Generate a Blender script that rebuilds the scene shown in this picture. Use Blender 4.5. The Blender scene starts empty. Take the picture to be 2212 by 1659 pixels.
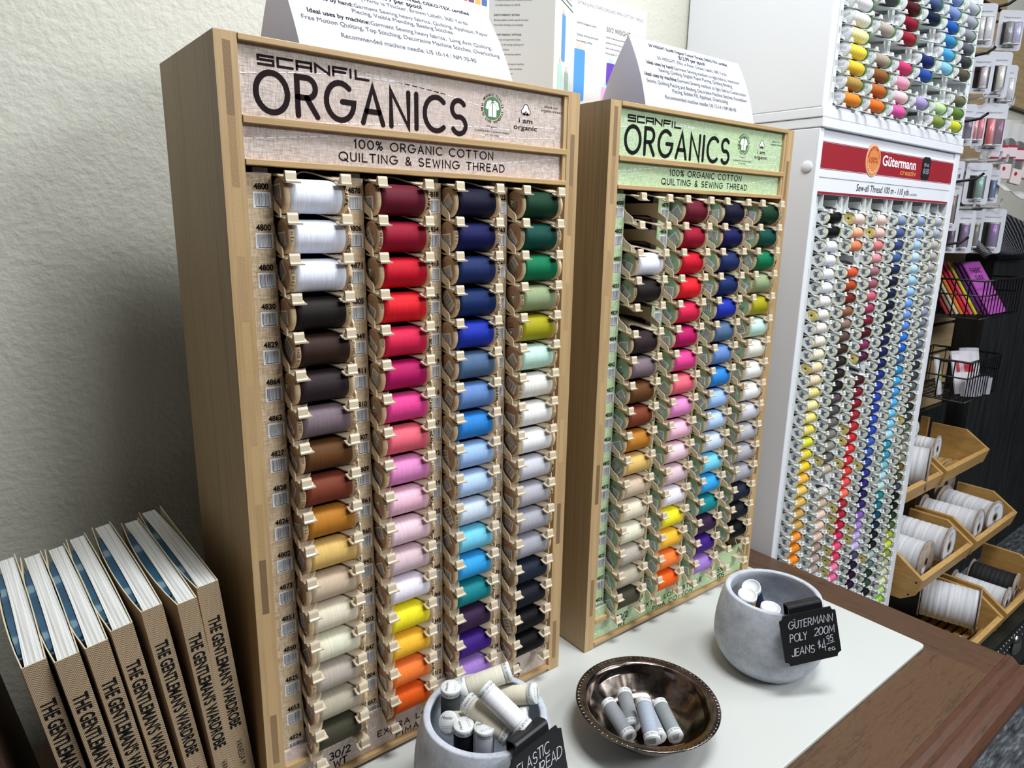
import bpy, math, random
from mathutils import Matrix, Vector
random.seed(11)
S = bpy.context.scene
C = S.collection
PI = math.pi
# ------------------------------------------------------------------ camera, world, lights, exposure
cd = bpy.data.cameras.new('camera'); cam = bpy.data.objects.new('camera', cd); C.objects.link(cam)
cam.location = (-0.18916, -0.63329, 0.62139)
cam.rotation_euler = (1.33984, -0.0188, -0.67329)
cd.sensor_width = 36.0; cd.lens = 1488.34 / 2212 * 36; cd.clip_start = 0.01
S.camera = cam
wd = bpy.data.worlds.new('world'); S.world = wd; wd.use_nodes = True
wd.node_tree.nodes['Background'].inputs[0].default_value = (0.80, 0.88, 1.0, 1)
wd.node_tree.nodes['Background'].inputs[1].default_value = 0.04
def area(name, loc, aim, sx, sy, power, col=(1, 0.97, 0.93)):
    l = bpy.data.lights.new(name, 'AREA'); l.shape = 'RECTANGLE'; l.size = sx; l.size_y = sy; l.energy = power; l.color = col
    o = bpy.data.objects.new(name, l); C.objects.link(o); o.location = loc
    o.rotation_euler = (Vector(aim) - Vector(loc)).to_track_quat('-Z', 'Y').to_euler()
    return o
area('ceiling_lamp', (0.45, -0.55, 1.95), (0.5, -0.45, 0), 0.7, 0.3, 29, (0.95, 0.98, 1.0))
area('ceiling_lamp', (1.9, -0.95, 1.95), (1.9, -0.9, 0), 1.2, 0.3, 11, (0.95, 0.98, 1.0))
area('ceiling_lamp', (1.55, -2.5, 1.9), (1.1, -1.4, 0), 1.2, 0.6, 54, (0.95, 0.98, 1.0))
area('ceiling_lamp', (2.8, -2.2, 1.95), (2.6, -1.6, 0), 1.2, 0.5, 20, (0.95, 0.98, 1.0))
for x_ in (0.35, 0.8, 1.25):
    for y_ in (0.12, -1.25, -1.7): area('ceiling_spot', (x_, y_, 1.96), (x_, y_ - .01, 0), 0.14, 0.10, 0.9, (1.0, 0.98, 0.95))
S.view_settings.view_transform = 'Standard'; S.view_settings.look = 'None'
S.view_settings.exposure = 0.12; S.view_settings.gamma = 1.0
try: S.view_settings.use_curve_mapping = False
except Exception: pass

# ------------------------------------------------------------------ materials
def lin(h):
    h = h.lstrip('#'); r = []
    for i in (0, 2, 4):
        c = int(h[i:i+2], 16) / 255
        r.append(c / 12.92 if c <= 0.04045 else ((c + 0.055) / 1.055) ** 2.4)
    return (r[0], r[1], r[2], 1)
class N:
    def __init__(s, name):
        s.m = bpy.data.materials.new(name); s.m.use_nodes = True; s.t = s.m.node_tree
        s.b = s.t.nodes['Principled BSDF']
    def n(s, typ, **kw):
        k = s.t.nodes.new(typ)
        for a, b in kw.items():
            if a.startswith('i_'):
                key = a[2:]; key = int(key) if key.isdigit() else key.replace('_', ' ')
                k.inputs[key].default_value = b
            else: setattr(k, a, b)
        return k
    def l(s, a, b): s.t.links.new(a, b)
    def coord(s, scale, src='Object'):
        tc = s.n('ShaderNodeTexCoord'); mp = s.n('ShaderNodeMapping'); mp.inputs['Scale'].default_value = scale
        s.l(tc.outputs[src], mp.inputs[0]); return mp.outputs[0]
    def ramp(s, fac, stops):
        r = s.n('ShaderNodeValToRGB'); e = r.color_ramp.elements
        while len(e) < len(stops): e.new(0.5)
        for k, (p, c) in zip(e, stops): k.position = p; k.color = c
        s.l(fac, r.inputs[0]); return r.outputs[0]
    def bump(s, h, strength=0.3, dist=0.001):
        b = s.n('ShaderNodeBump', i_Strength=strength, i_Distance=dist); s.l(h, b.inputs['Height']); s.l(b.outputs[0], s.b.inputs['Normal'])
    def set(s, **kw):
        for a, b in kw.items(): s.b.inputs[a.replace('_', ' ')].default_value = b
        return s
def flat(name, col, rough=0.5, metal=0.0, spec=0.5, **kw):
    k = N(name); k.set(Base_Color=lin(col), Roughness=rough, Metallic=metal, **kw)
    k.b.inputs['Specular IOR Level'].default_value = spec
    return k.m
def noisy(name, c1, c2, scale, rough=0.6, bump=0.0, dist=0.001, detail=4, lo=0.35, hi=0.65, metal=0.0):
    k = N(name); co = k.coord(scale)
    t = k.n('ShaderNodeTexNoise', i_Scale=1.0, i_Detail=detail); k.l(co, t.inputs['Vector'])
    k.l(k.ramp(t.outputs[0], [(lo, lin(c1)), (hi, lin(c2))]), k.b.inputs['Base Color'])
    k.set(Roughness=rough, Metallic=metal)
    if bump: k.bump(t.outputs[0], bump, dist)
    return k.m
def wood(name, c1, c2, scale, c3=None, rough=0.5, fine=(1, 1, 1)):
    k = N(name); co = k.coord(scale)
    t = k.n('ShaderNodeTexNoise', i_Scale=1.0, i_Detail=6.0, i_Roughness=0.6); k.l(co, t.inputs['Vector'])
    co2 = k.coord(fine); t2 = k.n('ShaderNodeTexNoise', i_Scale=1.0, i_Detail=3.0); k.l(co2, t2.inputs['Vector'])
    m = k.n('ShaderNodeMath', operation='MULTIPLY_ADD'); k.l(t.outputs[0], m.inputs[0]); m.inputs[1].default_value = 0.6
    m2 = k.n('ShaderNodeMath', operation='MULTIPLY'); k.l(t2.outputs[0], m2.inputs[0]); m2.inputs[1].default_value = 0.4
    k.l(m2.outputs[0], m.inputs[2])
    st = [(0.34, lin(c1)), (0.66, lin(c2))]
    if c3: st = [(0.3, lin(c1)), (0.5, lin(c2)), (0.7, lin(c3))]
    k.l(k.ramp(m.outputs[0], st), k.b.inputs['Base Color']); k.set(Roughness=rough)
    k.bump(m.outputs[0], 0.12, 0.0006)
    return k.m
def linen(name, c1, c2, c3):
    k = N(name)
    a = k.n('ShaderNodeTexNoise', i_Scale=1.0, i_Detail=2.0); k.l(k.coord((900, 60, 130)), a.inputs['Vector'])
    b = k.n('ShaderNodeTexNoise', i_Scale=1.0, i_Detail=2.0); k.l(k.coord((130, 60, 900)), b.inputs['Vector'])
    c = k.n('ShaderNodeTexNoise', i_Scale=9.0, i_Detail=1.0); k.l(k.coord((1, 1, 1)), c.inputs['Vector'])
    m = k.n('ShaderNodeMath', operation='ADD'); k.l(a.outputs[0], m.inputs[0]); k.l(b.outputs[0], m.inputs[1])
    m2 = k.n('ShaderNodeMath', operation='MULTIPLY'); k.l(m.outputs[0], m2.inputs[0]); m2.inputs[1].default_value = 0.5
    base = k.ramp(m2.outputs[0], [(0.38, lin(c1)), (0.62, lin(c2))])
    mx = k.n('ShaderNodeMixRGB', blend_type='MIX'); k.l(k.ramp(c.outputs[0], [(0.4, (0, 0, 0, 1)), (0.7, (0.6, 0.6, 0.6, 1))]), mx.inputs[0])
    k.l(base, mx.inputs[1]); mx.inputs[2].default_value = lin(c3)
    k.l(mx.outputs[0], k.b.inputs['Base Color']); k.set(Roughness=0.55)
    return k.m
def threadmat(name, zigzag):
    k = N(name); oi = k.n('ShaderNodeObjectInfo')
    co = k.n('ShaderNodeTexCoord'); sp = k.n('ShaderNodeSeparateXYZ'); k.l(co.outputs['Object'], sp.inputs[0])
    at = k.n('ShaderNodeMath', operation='ARCTAN2'); k.l(sp.outputs[1], at.inputs[0]); k.l(sp.outputs[2], at.inputs[1])
    no = k.n('ShaderNodeTexNoise', i_Scale=1.0, i_Detail=3.0); k.l(k.coord((1500, 40, 40)), no.inputs['Vector'])
    if zigzag:
        ax = k.n('ShaderNodeMath', operation='MULTIPLY'); k.l(at.outputs[0], ax.inputs[0]); ax.inputs[1].default_value = 1.0
        xx = k.n('ShaderNodeMath', operation='MULTIPLY_ADD'); k.l(sp.outputs[0], xx.inputs[0]); xx.inputs[1].default_value = 2 * PI / zigzag; k.l(ax.outputs[0], xx.inputs[2])
        si = k.n('ShaderNodeMath', operation='SINE'); k.l(xx.outputs[0], si.inputs[0])
        h = k.n('ShaderNodeMath', operation='MULTIPLY_ADD'); k.l(si.outputs[0], h.inputs[0]); h.inputs[1].default_value = 0.22; k.l(no.outputs[0], h.inputs[2])
        hh = h.outputs[0]
    else: hh = no.outputs[0]
    hs = k.n('ShaderNodeHueSaturation'); k.l(oi.outputs['Color'], hs.inputs['Color'])
    v = k.n('ShaderNodeMapRange'); k.l(hh, v.inputs[0]); v.inputs[1].default_value = 0.2; v.inputs[2].default_value = 0.8
    v.inputs[3].default_value = 0.86; v.inputs[4].default_value = 1.12; k.l(v.outputs[0], hs.inputs['Value'])
    k.l(hs.outputs[0], k.b.inputs['Base Color'])
    k.set(Roughness=0.55); k.b.inputs['Sheen Weight'].default_value = 0.0; k.b.inputs['Specular IOR Level'].default_value = 0.12
    k.bump(hh, 0.35, 0.0005)
    return k.m
M = {}
M['wall'] = None
def wallmat():
    k = N('wall_paint'); co = k.coord((1, 1, 1))
    t = k.n('ShaderNodeTexNoise', i_Scale=150.0, i_Detail=3.0, i_Roughness=0.5); k.l(co, t.inputs['Vector'])
    t2 = k.n('ShaderNodeTexNoise', i_Scale=60.0, i_Detail=3.0); k.l(co, t2.inputs['Vector'])
    m = k.n('ShaderNodeMath', operation='MULTIPLY_ADD'); k.l(t2.outputs[0], m.inputs[0]); m.inputs[1].default_value = 0.8; k.l(t.outputs[0], m.inputs[2])
    k.set(Base_Color=lin('#cfcec2'), Roughness=0.6); k.bump(m.outputs[0], 0.4, 0.0028)
    return k.m
M['wall'] = wallmat()
M['bam'] = wood('bamboo_front', '#a98a60', '#c9ab7e', (320, 60, 9), rough=0.42, fine=(60, 60, 3))
M['bamx'] = wood('bamboo_slat', '#a5855a', '#c8a877', (9, 60, 420), rough=0.42, fine=(4, 30, 90))
M['bamcoreplain'] = wood('bamboo_core', '#83684a', '#b6976c', (30, 30, 22), '#9a7b56', rough=0.55, fine=(900, 200, 420))
k = N('bamboo_core_blocks'); co = k.n('ShaderNodeTexCoord'); sp = k.n('ShaderNodeSeparateXYZ'); k.l(co.outputs['Object'], sp.inputs[0])
ml = k.n('ShaderNodeMath', operation='MULTIPLY'); k.l(sp.outputs[2], ml.inputs[0]); ml.inputs[1].default_value = 17.0
xo = k.n('ShaderNodeMath', operation='MULTIPLY_ADD'); k.l(sp.outputs[0], xo.inputs[0]); xo.inputs[1].default_value = 1.7; k.l(ml.outputs[0], xo.inputs[2])
fl = k.n('ShaderNodeMath', operation='FLOOR'); k.l(xo.outputs[0], fl.inputs[0]); wn = k.n('ShaderNodeTexWhiteNoise', noise_dimensions='1D'); k.l(fl.outputs[0], wn.inputs['W'])
tn = k.n('ShaderNodeTexNoise', i_Scale=1.0, i_Detail=3.0); k.l(k.coord((1100, 200, 500)), tn.inputs['Vector'])
ad = k.n('ShaderNodeMath', operation='MULTIPLY_ADD'); k.l(tn.outputs[0], ad.inputs[0]); ad.inputs[1].default_value = .45; k.l(wn.outputs[0], ad.inputs[2])
k.l(k.ramp(ad.outputs[0], [(.2, lin('#7a6145')), (.6, lin('#a3855d')), (1.05 / 1.1, lin('#c2a274'))]), k.b.inputs['Base Color']); k.set(Roughness=.6); k.bump(tn.outputs[0], .3, .0006); M['bamdark'] = k.m
M['bamside'] = wood('bamboo_side', '#86735a', '#b0966f', (60, 190, 3.2), '#99815f', rough=0.5, fine=(20, 26, 2.2))  # outer side grain, greyed so the tone carries the side's shade
M['linen'] = linen('printed_linen', '#ad9b91', '#ddd0c8', '#cdb9b0')
M['linengreen'] = linen('printed_green_linen', '#9dba90', '#cbddb9', '#b9d39d')
M['linenstrip'] = linen('strip_linen', '#a8906f', '#d9c6ab', '#c2ab8b')
M['ink'] = flat('brown_ink', '#24171a', 0.85, 0, .15)
M['inkblack'] = flat('black_ink', '#141414', 0.85, 0, .15)
M['inkgrey'] = flat('grey_ink', '#4a4c52', 0.7)
M['stitch'] = flat('white_stitch', '#f2f0f2', 0.7)
k = N('white_paper'); k.set(Base_Color=lin('#e9ebf2'), Roughness=.65)
tl = k.n('ShaderNodeBsdfTranslucent'); tl.inputs[0].default_value = lin('#e4e6f0'); ms = k.n('ShaderNodeMixShader'); ms.inputs[0].default_value = .45
k.l(k.b.outputs[0], ms.inputs[1]); k.l(tl.outputs[0], ms.inputs[2]); k.l(ms.outputs[0], k.t.nodes['Material Output'].inputs[0]); M['paper'] = k.m
M['sticker'] = flat('white_sticker', '#eef0f5', 0.45)
M['bar'] = flat('barcode_black', '#262a33', 0.5)
M['gots'] = flat('green_seal', '#3f7a3f', 0.5)
M['plastic'] = flat('beige_plastic', '#d3c4ab', 0.32)
M['greyclip'] = flat('grey_clear_plastic', '#96938f', 0.25)
M['maple'] = wood('pale_maple', '#cfae84', '#e6cda6', (40, 160, 160), rough=0.5, fine=(300, 60, 60))
M['kraft'] = flat('kraft_label', '#b08f7c', 0.6)
M['mintlabel'] = flat('mint_label', '#8fb8a4', 0.55)
M['thread'] = threadmat('wound_thread', None)
M['zthread'] = threadmat('cross_wound_thread', 0.0098)
M['white'] = flat('white_enamel', '#eaedf4', 0.38)
M['whiteplastic'] = flat('white_plastic', '#dfe3e3', 0.55, 0, .3)
M['capprint'] = flat('cap_print', '#5d6068', 0.5)
M['capcream'] = flat('cream_rim', '#e2e0b4', 0.4)
M['capyellow'] = flat('yellow_cap', '#d9c77a', 0.35)
M['caphole'] = flat('cap_hole', '#8a7434', 0.6)
M['greenrim'] = flat('green_rim', '#4e8a45', 0.4)
M['red'] = flat('red_print', '#9c2431', 0.4)
M['orange'] = flat('orange_print', '#e08a4c', 0.45)
M['black'] = flat('black_plastic', '#101114', 0.35)
M['chalkboard'] = flat('black_board', '#0d0e11', 0.55)
M['chalk'] = flat('white_chalk', '#c9cdd6', 0.8)
M['dark'] = flat('dark_recess', '#15120f', 0.9)  # near-black paints shade into rack slots and slat grooves
# ------------------------------------------------------------------ mesh builder
def ident(): return Matrix.Identity(4)
def frame(o, u, v):
    u = Vector(u).normalized(); v = Vector(v).normalized(); n = u.cross(v)
    return Matrix(((u.x, v.x, n.x, o[0]), (u.y, v.y, n.y, o[1]), (u.z, v.z, n.z, o[2]), (0, 0, 0, 1)))
def front(x, y, z): return frame((x, y, z), (1, 0, 0), (0, 0, 1))
FONT = {}
def font_geo(text, bold=0.0):
    key = (text, bold)
    if key not in FONT:
        cu = bpy.data.curves.new('text', 'FONT'); cu.body = text; cu.size = 1.0; cu.offset = bold; cu.resolution_u = 3
        o = bpy.data.objects.new('text', cu)
        me = o.to_mesh()
        vs = [(p.co.x, p.co.y) for p in me.vertices]; fs = [tuple(p.vertices) for p in me.polygons]
        o.to_mesh_clear(); bpy.data.objects.remove(o); bpy.data.curves.remove(cu)
        if vs:
            x0 = min(p[0] for p in vs); x1 = max(p[0] for p in vs)
            vs = [(a - x0, b) for a, b in vs]
        else: x0 = x1 = 0
        FONT[key] = (vs, fs, x1 - x0)
    return FONT[key]
def arc(cx, cy, rx, ry, a0, a1, n=12):
    return [(cx + rx * math.cos(math.radians(a0 + (a1 - a0) * i / n)), cy + ry * math.sin(math.radians(a0 + (a1 - a0) * i / n))) for i in range(n + 1)]
G = {
 'A': ([[(0, 0), (.35, 1), (.7, 0)], [(.13, .33), (.57, .33)]], .7),
 'B': ([[(0, 0), (0, 1), (.3, 1)] + arc(.3, .76, .22, .24, 90, -90) + [(0, .52)], [(.3, .52)] + arc(.33, .26, .27, .26, 90, -90) + [(0, 0)]], .6),
 'C': ([arc(.45, .5, .45, .5, 48, 312, 18)], .78),
 'D': ([[(0, 0), (0, 1), (.2, 1)] + arc(.2, .5, .46, .5, 90, -90) + [(0, 0)]], .66),
 'E': ([[(.52, 1), (0, 1), (0, 0), (.52, 0)], [(0, .52), (.44, .52)]], .52),
 'F': ([[(.52, 1), (0, 1), (0, 0)], [(0, .52), (.44, .52)]], .5),
 'G': ([arc(.45, .5, .45, .5, 48, 360, 20) + [(.52, .5)]], .9),
 'H': ([[(0, 0), (0, 1)], [(.62, 0), (.62, 1)], [(0, .52), (.62, .52)]], .62),
 'I': ([[(0, 0), (0, 1)]], .02),
 'J': ([[(.42, 1)] + arc(.2, .22, .22, .22, 0, -170)], .42),
 'K': ([[(0, 0), (0, 1)], [(.55, 1), (0, .45)], [(.18, .6), (.58, 0)]], .58),
 'L': ([[(0, 1), (0, 0), (.5, 0)]], .5),
 'M': ([[(0, 0), (.08, 1), (.42, .25), (.76, 1), (.84, 0)]], .84),
 'N': ([[(0, 0), (0, 1), (.64, 0), (.64, 1)]], .64),
 'O': ([arc(.46, .5, .46, .5, 0, 360, 26)], .92),
 'P': ([[(0, 0), (0, 1), (.3, 1)] + arc(.3, .74, .26, .26, 90, -90) + [(0, .48)]], .56),
 'Q': ([arc(.46, .5, .46, .5, 0, 360, 26), [(.6, .22), (.92, -.1)]], .92),
 'R': ([[(0, 0), (0, 1), (.3, 1)] + arc(.3, .74, .26, .26, 90, -90) + [(0, .48)], [(.28, .48), (.6, 0)]], .6),
 'S': ([arc(.28, .74, .27, .26, 35, 250, 12) + arc(.3, .25, .28, .26, 80, -150, 14)], .58),
 'T': ([[(0, 1), (.64, 1)], [(.32, 1), (.32, 0)]], .64),
 'U': ([[(0, 1), (0, .3)] + arc(.3, .3, .3, .3, 180, 360) + [(.6, 1)]], .6),
 'V': ([[(0, 1), (.33, 0), (.66, 1)]], .66),
 'W': ([[(0, 1), (.22, 0), (.46, .8), (.7, 0), (.92, 1)]], .92),
 'X': ([[(0, 1), (.6, 0)], [(.6, 1), (0, 0)]], .6),
 'Y': ([[(0, 1), (.31, .5), (.62, 1)], [(.31, .5), (.31, 0)]], .62),
 'Z': ([[(0, 1), (.6, 1), (0, 0), (.6, 0)]], .6),
 '0': ([arc(.33, .5, .33, .5, 0, 360, 22)], .66),
 '1': ([[(0, .8), (.16, 1), (.16, 0)]], .2),
 '2': ([arc(.28, .72, .28, .28, 160, -20, 10) + [(0, 0), (.58, 0)]], .58),
 '3': ([arc(.25, .75, .25, .25, 140, -90, 10), arc(.27, .26, .29, .26, 90, -140, 12)], .56),
 '4': ([[(.45, 0), (.45, 1), (0, .3), (.6, .3)]], .6),
 '5': ([[(.5, 1), (.08, 1), (.04, .55)] + arc(.26, .31, .28, .31, 120, -140, 12)], .54),
 '6': ([[(.45, 1), (.02, .35)], arc(.28, .27, .27, .27, 0, 360, 14)], .56), '7': ([[(0, 1), (.55, 1), (.2, 0)]], .55),
 '8': ([arc(.27, .75, .23, .24, 0, 360, 16), arc(.27, .26, .27, .26, 0, 360, 16)], .54),
 '9': ([arc(.27, .72, .26, .27, 0, 360, 14), [(.53, .72), (.4, 0)]], .54),
 '%': ([arc(.15, .8, .15, .2, 0, 360, 12), arc(.55, .2, .15, .2, 0, 360, 12), [(.58, 1), (.12, 0)]], .7),
 '&': ([[(.66, 0), (.14, .68)] + arc(.3, .8, .18, .2, 200, -30, 10) + [(.1, .38)] + arc(.27, .22, .25, .22, 140, 330, 10) + [(.62, .42)]], .66),
 '/': ([[(0, -.08), (.4, 1.06)]], .4),
 '$': ([arc(.26, .7, .22, .2, 40, 250, 10) + arc(.27, .28, .23, .22, 80, -140, 10), [(.27, 1.12), (.25, -.14)]], .5),
 '.': ([[(0, .0), (.01, .03)]], .05),
 ':': ([[(0, .1), (.01, .13)], [(0, .6), (.01, .63)]], .05),
 "'": ([[(.05, 1), (.02, .8)]], .08),
 '-': ([[(0, .45), (.35, .45)]], .35), '+': ([[(0, .45), (.4, .45)], [(.2, .25), (.2, .65)]], .4),
 ' ': ([], .32)}
SQ = {'S': [[(1, 1), (0, 1), (0, .55), (1, .55), (1, 0), (0, 0)]], 'C': [[(1, 1), (0, 1), (0, 0), (1, 0)]], 'A': [[(0, 0), (0, 1), (1, 1), (1, 0)], [(0, .42), (1, .42)]],
      'N': [[(0, 0), (0, 1), (1, 0), (1, 1)]], 'F': [[(0, 0), (0, 1), (1, 1)], [(0, .5), (.9, .5)]], 'I': [[(0, 0), (0, 1)]], 'L': [[(0, 1), (0, 0), (1, 0)]]}
class MB:
    def __init__(s): s.v = []; s.f = []; s.m = []; s.sm = []; s.mats = []
    def mi(s, mat):
        if mat not in s.mats: s.mats.append(mat)
        return s.mats.index(mat)
    def add(s, vs, fs, mat, T=None, smooth=False):
        b = len(s.v); k = s.mi(mat)
        s.v += [tuple(T @ Vector(p)) for p in vs] if T is not None else [tuple(p) for p in vs]
        for f in fs: s.f.append(tuple(i + b for i in f)); s.m.append(k); s.sm.append(smooth)
        return s
    def box(s, x0, x1, y0, y1, z0, z1, mat, T=None, face=None):
        vs = [(x, y, z) for x in (x0, x1) for y in (y0, y1) for z in (z0, z1)]
        fs = [(0, 1, 3, 2), (4, 6, 7, 5), (0, 4, 5, 1), (2, 3, 7, 6), (0, 2, 6, 4), (1, 5, 7, 3)]
        if face is None: return s.add(vs, fs, mat, T)
        for i, f in enumerate(fs): s.add(vs, [f], face.get('-x +x -y +y -z +z'.split()[i], mat), T)
        return s
    def prism(s, poly, a0, a1, mat, T=None, smooth=False):      # poly in (x, y) of T, extruded along its z
        n = len(poly); vs = [(p[0], p[1], a0) for p in poly] + [(p[0], p[1], a1) for p in poly]
        A = sum(poly[i][0] * poly[(i + 1) % n][1] - poly[(i + 1) % n][0] * poly[i][1] for i in range(n))
        bot = tuple(range(n)); top = tuple(range(n, 2 * n))
        fs = [tuple(reversed(bot)), top] if A > 0 else [bot, tuple(reversed(top))]
        s.add(vs, fs, mat, T)
        sd = [((i, (i + 1) % n, n + (i + 1) % n, n + i) if A > 0 else (i, n + i, n + (i + 1) % n, (i + 1) % n)) for i in range(n)]
        b = len(s.v) - 2 * n; k = s.mi(mat)
        for f in sd: s.f.append(tuple(i + b for i in f)); s.m.append(k); s.sm.append(smooth)
        return s
    def lathe(s, prof, n, mat, T=None, smooth=True, caps=True, axis='z'):  # prof: (r, h)
        vs = []; fs = []
        for r, h in prof:
            for i in range(n):
                a = 2 * PI * i / n; c, d = r * math.cos(a), r * math.sin(a)
                vs.append((c, d, h) if axis == 'z' else (h, c, d))
        for j in range(len(prof) - 1):
            for i in range(n):
                k = (i + 1) % n; fs.append((j * n + i, j * n + k, (j + 1) * n + k, (j + 1) * n + i))
        s.add(vs, fs, mat, T, smooth)
        if caps:
            b = len(s.v) - len(vs); k = s.mi(mat)
            if prof[0][0] > 1e-6: s.f.append(tuple(b + i for i in reversed(range(n)))); s.m.append(k); s.sm.append(False)
            if prof[-1][0] > 1e-6: s.f.append(tuple(b + (len(prof) - 1) * n + i for i in range(n))); s.m.append(k); s.sm.append(False)
        return s
    def tube(s, pts, r, n, mat, closed=False):
        pts = [Vector(p) for p in pts]; m = len(pts); vs = []; fs = []
        for i, p in enumerate(pts):
            if closed: d = pts[(i + 1) % m] - pts[i - 1]
            else: d = pts[min(i + 1, m - 1)] - pts[max(i - 1, 0)]
            d.normalize(); up = Vector((0, 0, 1)) if abs(d.z) < .9 else Vector((1, 0, 0))
            u = d.cross(up).normalized(); w = d.cross(u)
            for k in range(n):
                a = 2 * PI * k / n; vs.append(p + (u * math.cos(a) + w * math.sin(a)) * r)
        for i in range(m if closed else m - 1):
            j = (i + 1) % m
            for k in range(n):
                l = (k + 1) % n; fs.append((i * n + k, i * n + l, j * n + l, j * n + k))
        if not closed: fs += [tuple(range(n)), tuple((m - 1) * n + k for k in reversed(range(n)))]
        return s.add(vs, fs, mat, None, True)
    def poly(s, pts, mat, T, z=0.0): return s.add([(p[0], p[1], z) for p in pts], [tuple(range(len(pts)))], mat, T)
    def disc(s, cx, cy, r, mat, T, n=20, z=0.0, ry=None): return s.poly([(cx + r * math.cos(2 * PI * i / n), cy + (ry or r) * math.sin(2 * PI * i / n)) for i in range(n)], mat, T, z)
    def rect(s, x0, y0, x1, y1, mat, T, z=0.0): return s.poly([(x0, y0), (x1, y0), (x1, y1), (x0, y1)], mat, T, z)
    def strokes(s, lines, hw, mat, T, z=0.0, fn=None, dots=6):
        vs = []; fs = []
        def put(p):
            vs.append(fn(p[0], p[1]) if fn else (p[0], p[1], z)); return len(vs) - 1
        for ln in lines:
            q = [ln[0]]
            for p in ln[1:]:
                if math.hypot(p[0] - q[-1][0], p[1] - q[-1][1]) > 1e-7: q.append(p)
            n = len(q)
            if n < 2: continue
            loop = n > 3 and math.hypot(q[0][0] - q[-1][0], q[0][1] - q[-1][1]) < 1e-6
            if loop: q = q[:-1]; n -= 1
            def dr(i, j): 
                dx, dy = q[j][0] - q[i][0], q[j][1] - q[i][1]; L = math.hypot(dx, dy); return dx / L, dy / L
            L_, R_ = [], []
            for i in range(n):
                d0 = dr(i - 1, i) if (loop or i > 0) else None; d1 = dr(i, (i + 1) % n) if (loop or i < n - 1) else None
                d0 = d0 or d1; d1 = d1 or d0
                nx, ny = -(d0[1] + d1[1]), d0[0] + d1[0]; L = math.hypot(nx, ny)
                if L < 1e-6: nx, ny, L = -d0[1], d0[0], 1
                nx, ny = nx / L, ny / L; c = max(.45, nx * -d0[1] + ny * d0[0]); k = hw / c
                L_.append(put((q[i][0] + nx * k, q[i][1] + ny * k))); R_.append(put((q[i][0] - nx * k, q[i][1] - ny * k)))
            for i in range(n if loop else n - 1):
                j = (i + 1) % n; fs.append((R_[i], R_[j], L_[j], L_[i]))
            if dots and not loop:
                m = 6
                for i, d, A, B in ((0, (-dr(0, 1)[0], -dr(0, 1)[1]), L_[0], R_[0]), (n - 1, dr(n - 2, n - 1), R_[-1], L_[-1])):
                    a0 = math.atan2(d[1], d[0]); mid = [put((q[i][0] + hw * math.cos(a0 - PI / 2 + PI * t / m), q[i][1] + hw * math.sin(a0 - PI / 2 + PI * t / m))) for t in range(1, m)]
                    fs.append(tuple([A] + mid + [B]))
        return s.add(vs, fs, mat, T)
    def stext(s, text, x, y, h, hw, mat, T=None, z=0.0, sx=1.0, gap=0.22, align='L', width=None, fn=None, slant=0.0, dots=6, jit=0.0):
        wd_ = sum(G[c][1] + gap for c in text) - gap
        k = h * sx if width is None else width / wd_
        if align == 'C': x -= wd_ * k / 2
        for c in text:
            st, w = G[c]
            jx, jy = random.uniform(-jit, jit) * h, random.uniform(-jit, jit) * h
            s.strokes([[(x + jx + (p[0] + slant * p[1]) * k, y + jy + p[1] * h) for p in ln] for ln in st], hw, mat, T, z, fn, dots)
            x += (w + gap) * k
        return x
    def font(s, text, x, y, h, mat, T, z=0.0, sx=1.0, align='L', width=None, bold=0.0, slant=0.0):
        vs, fs, w = font_geo(text, bold); h = h / 0.7
        k = h * sx if width is None else width / max(w, 1e-6)
        if align == 'C': x -= w * k / 2
        if align == 'R': x -= w * k
        return s.add([(x + a * k + slant * b * h, y + b * h, z) for a, b in vs], fs, mat, T)
    def barcode(s, x0, y0, x1, y1, T, z=0.0, n=16, foot=True):
        s.rect(x0, y0, x1, y1, M['sticker'], T, z)
        px = x0 + (x1 - x0) * .08; top = y1 - (y1 - y0) * .1; bot = y0 + (y1 - y0) * .2
        st = (x1 - x0) * .84 / n
        for i in range(n):
            w = st * random.choice((.25, .32, .45, .62)); s.rect(px + i * st, bot - (.08 * (y1 - y0) if foot and i % 5 else 0), px + i * st + w, top, M['bar'], T, z + .00008)
        if foot: s.rect(x0 + (x1 - x0) * .12, y0 + (y1 - y0) * .05, x1 - (x1 - x0) * .1, y0 + (y1 - y0) * .1, M['bar'], T, z + .00008)
    def mesh(s, name):
        me = bpy.data.meshes.new(name); me.from_pydata(s.v, [], s.f)
        for m in s.mats: me.materials.append(m)
        me.polygons.foreach_set('material_index', s.m); me.polygons.foreach_set('use_smooth', s.sm); me.update()
        return me
    def build(s, name, parent=None, bevel=0.0, seg=2):
        return put(name, s.mesh(name), parent, bevel, seg)
def put(name, me, parent=None, bevel=0.0, seg=2):
    o = bpy.data.objects.new(name, me); C.objects.link(o)
    if parent: o.parent = parent
    if bevel:
        b = o.modifiers.new('bevel', 'BEVEL'); b.width = bevel; b.segments = seg; b.limit_method = 'ANGLE'; b.angle_limit = math.radians(40)
    return o
def tag(o, label=None, cat=None, group=None, kind=None):
    if label: o['label'] = label
    if cat: o['category'] = cat
    if group: o['group'] = group
    if kind: o['kind'] = kind
    return o
def thing(name, label, cat, loc=(0, 0, 0), rot=(0, 0, 0), group=None):
    o = bpy.data.objects.new(name, None); C.objects.link(o); o.location = loc; o.rotation_euler = rot; o.empty_display_size = 0.02
    return tag(o, label, cat, group)
def dup(root, loc, rot, label, group=None, name=None):
    r = root.copy(); C.objects.link(r); r.location = loc; r.rotation_euler = rot; r['label'] = label
    if group: r['group'] = group
    for ch in list(root.children):
        c = ch.copy(); C.objects.link(c); c.parent = r
        for g in ch.children:
            d = g.copy(); C.objects.link(d); d.parent = c
    return r
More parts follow.
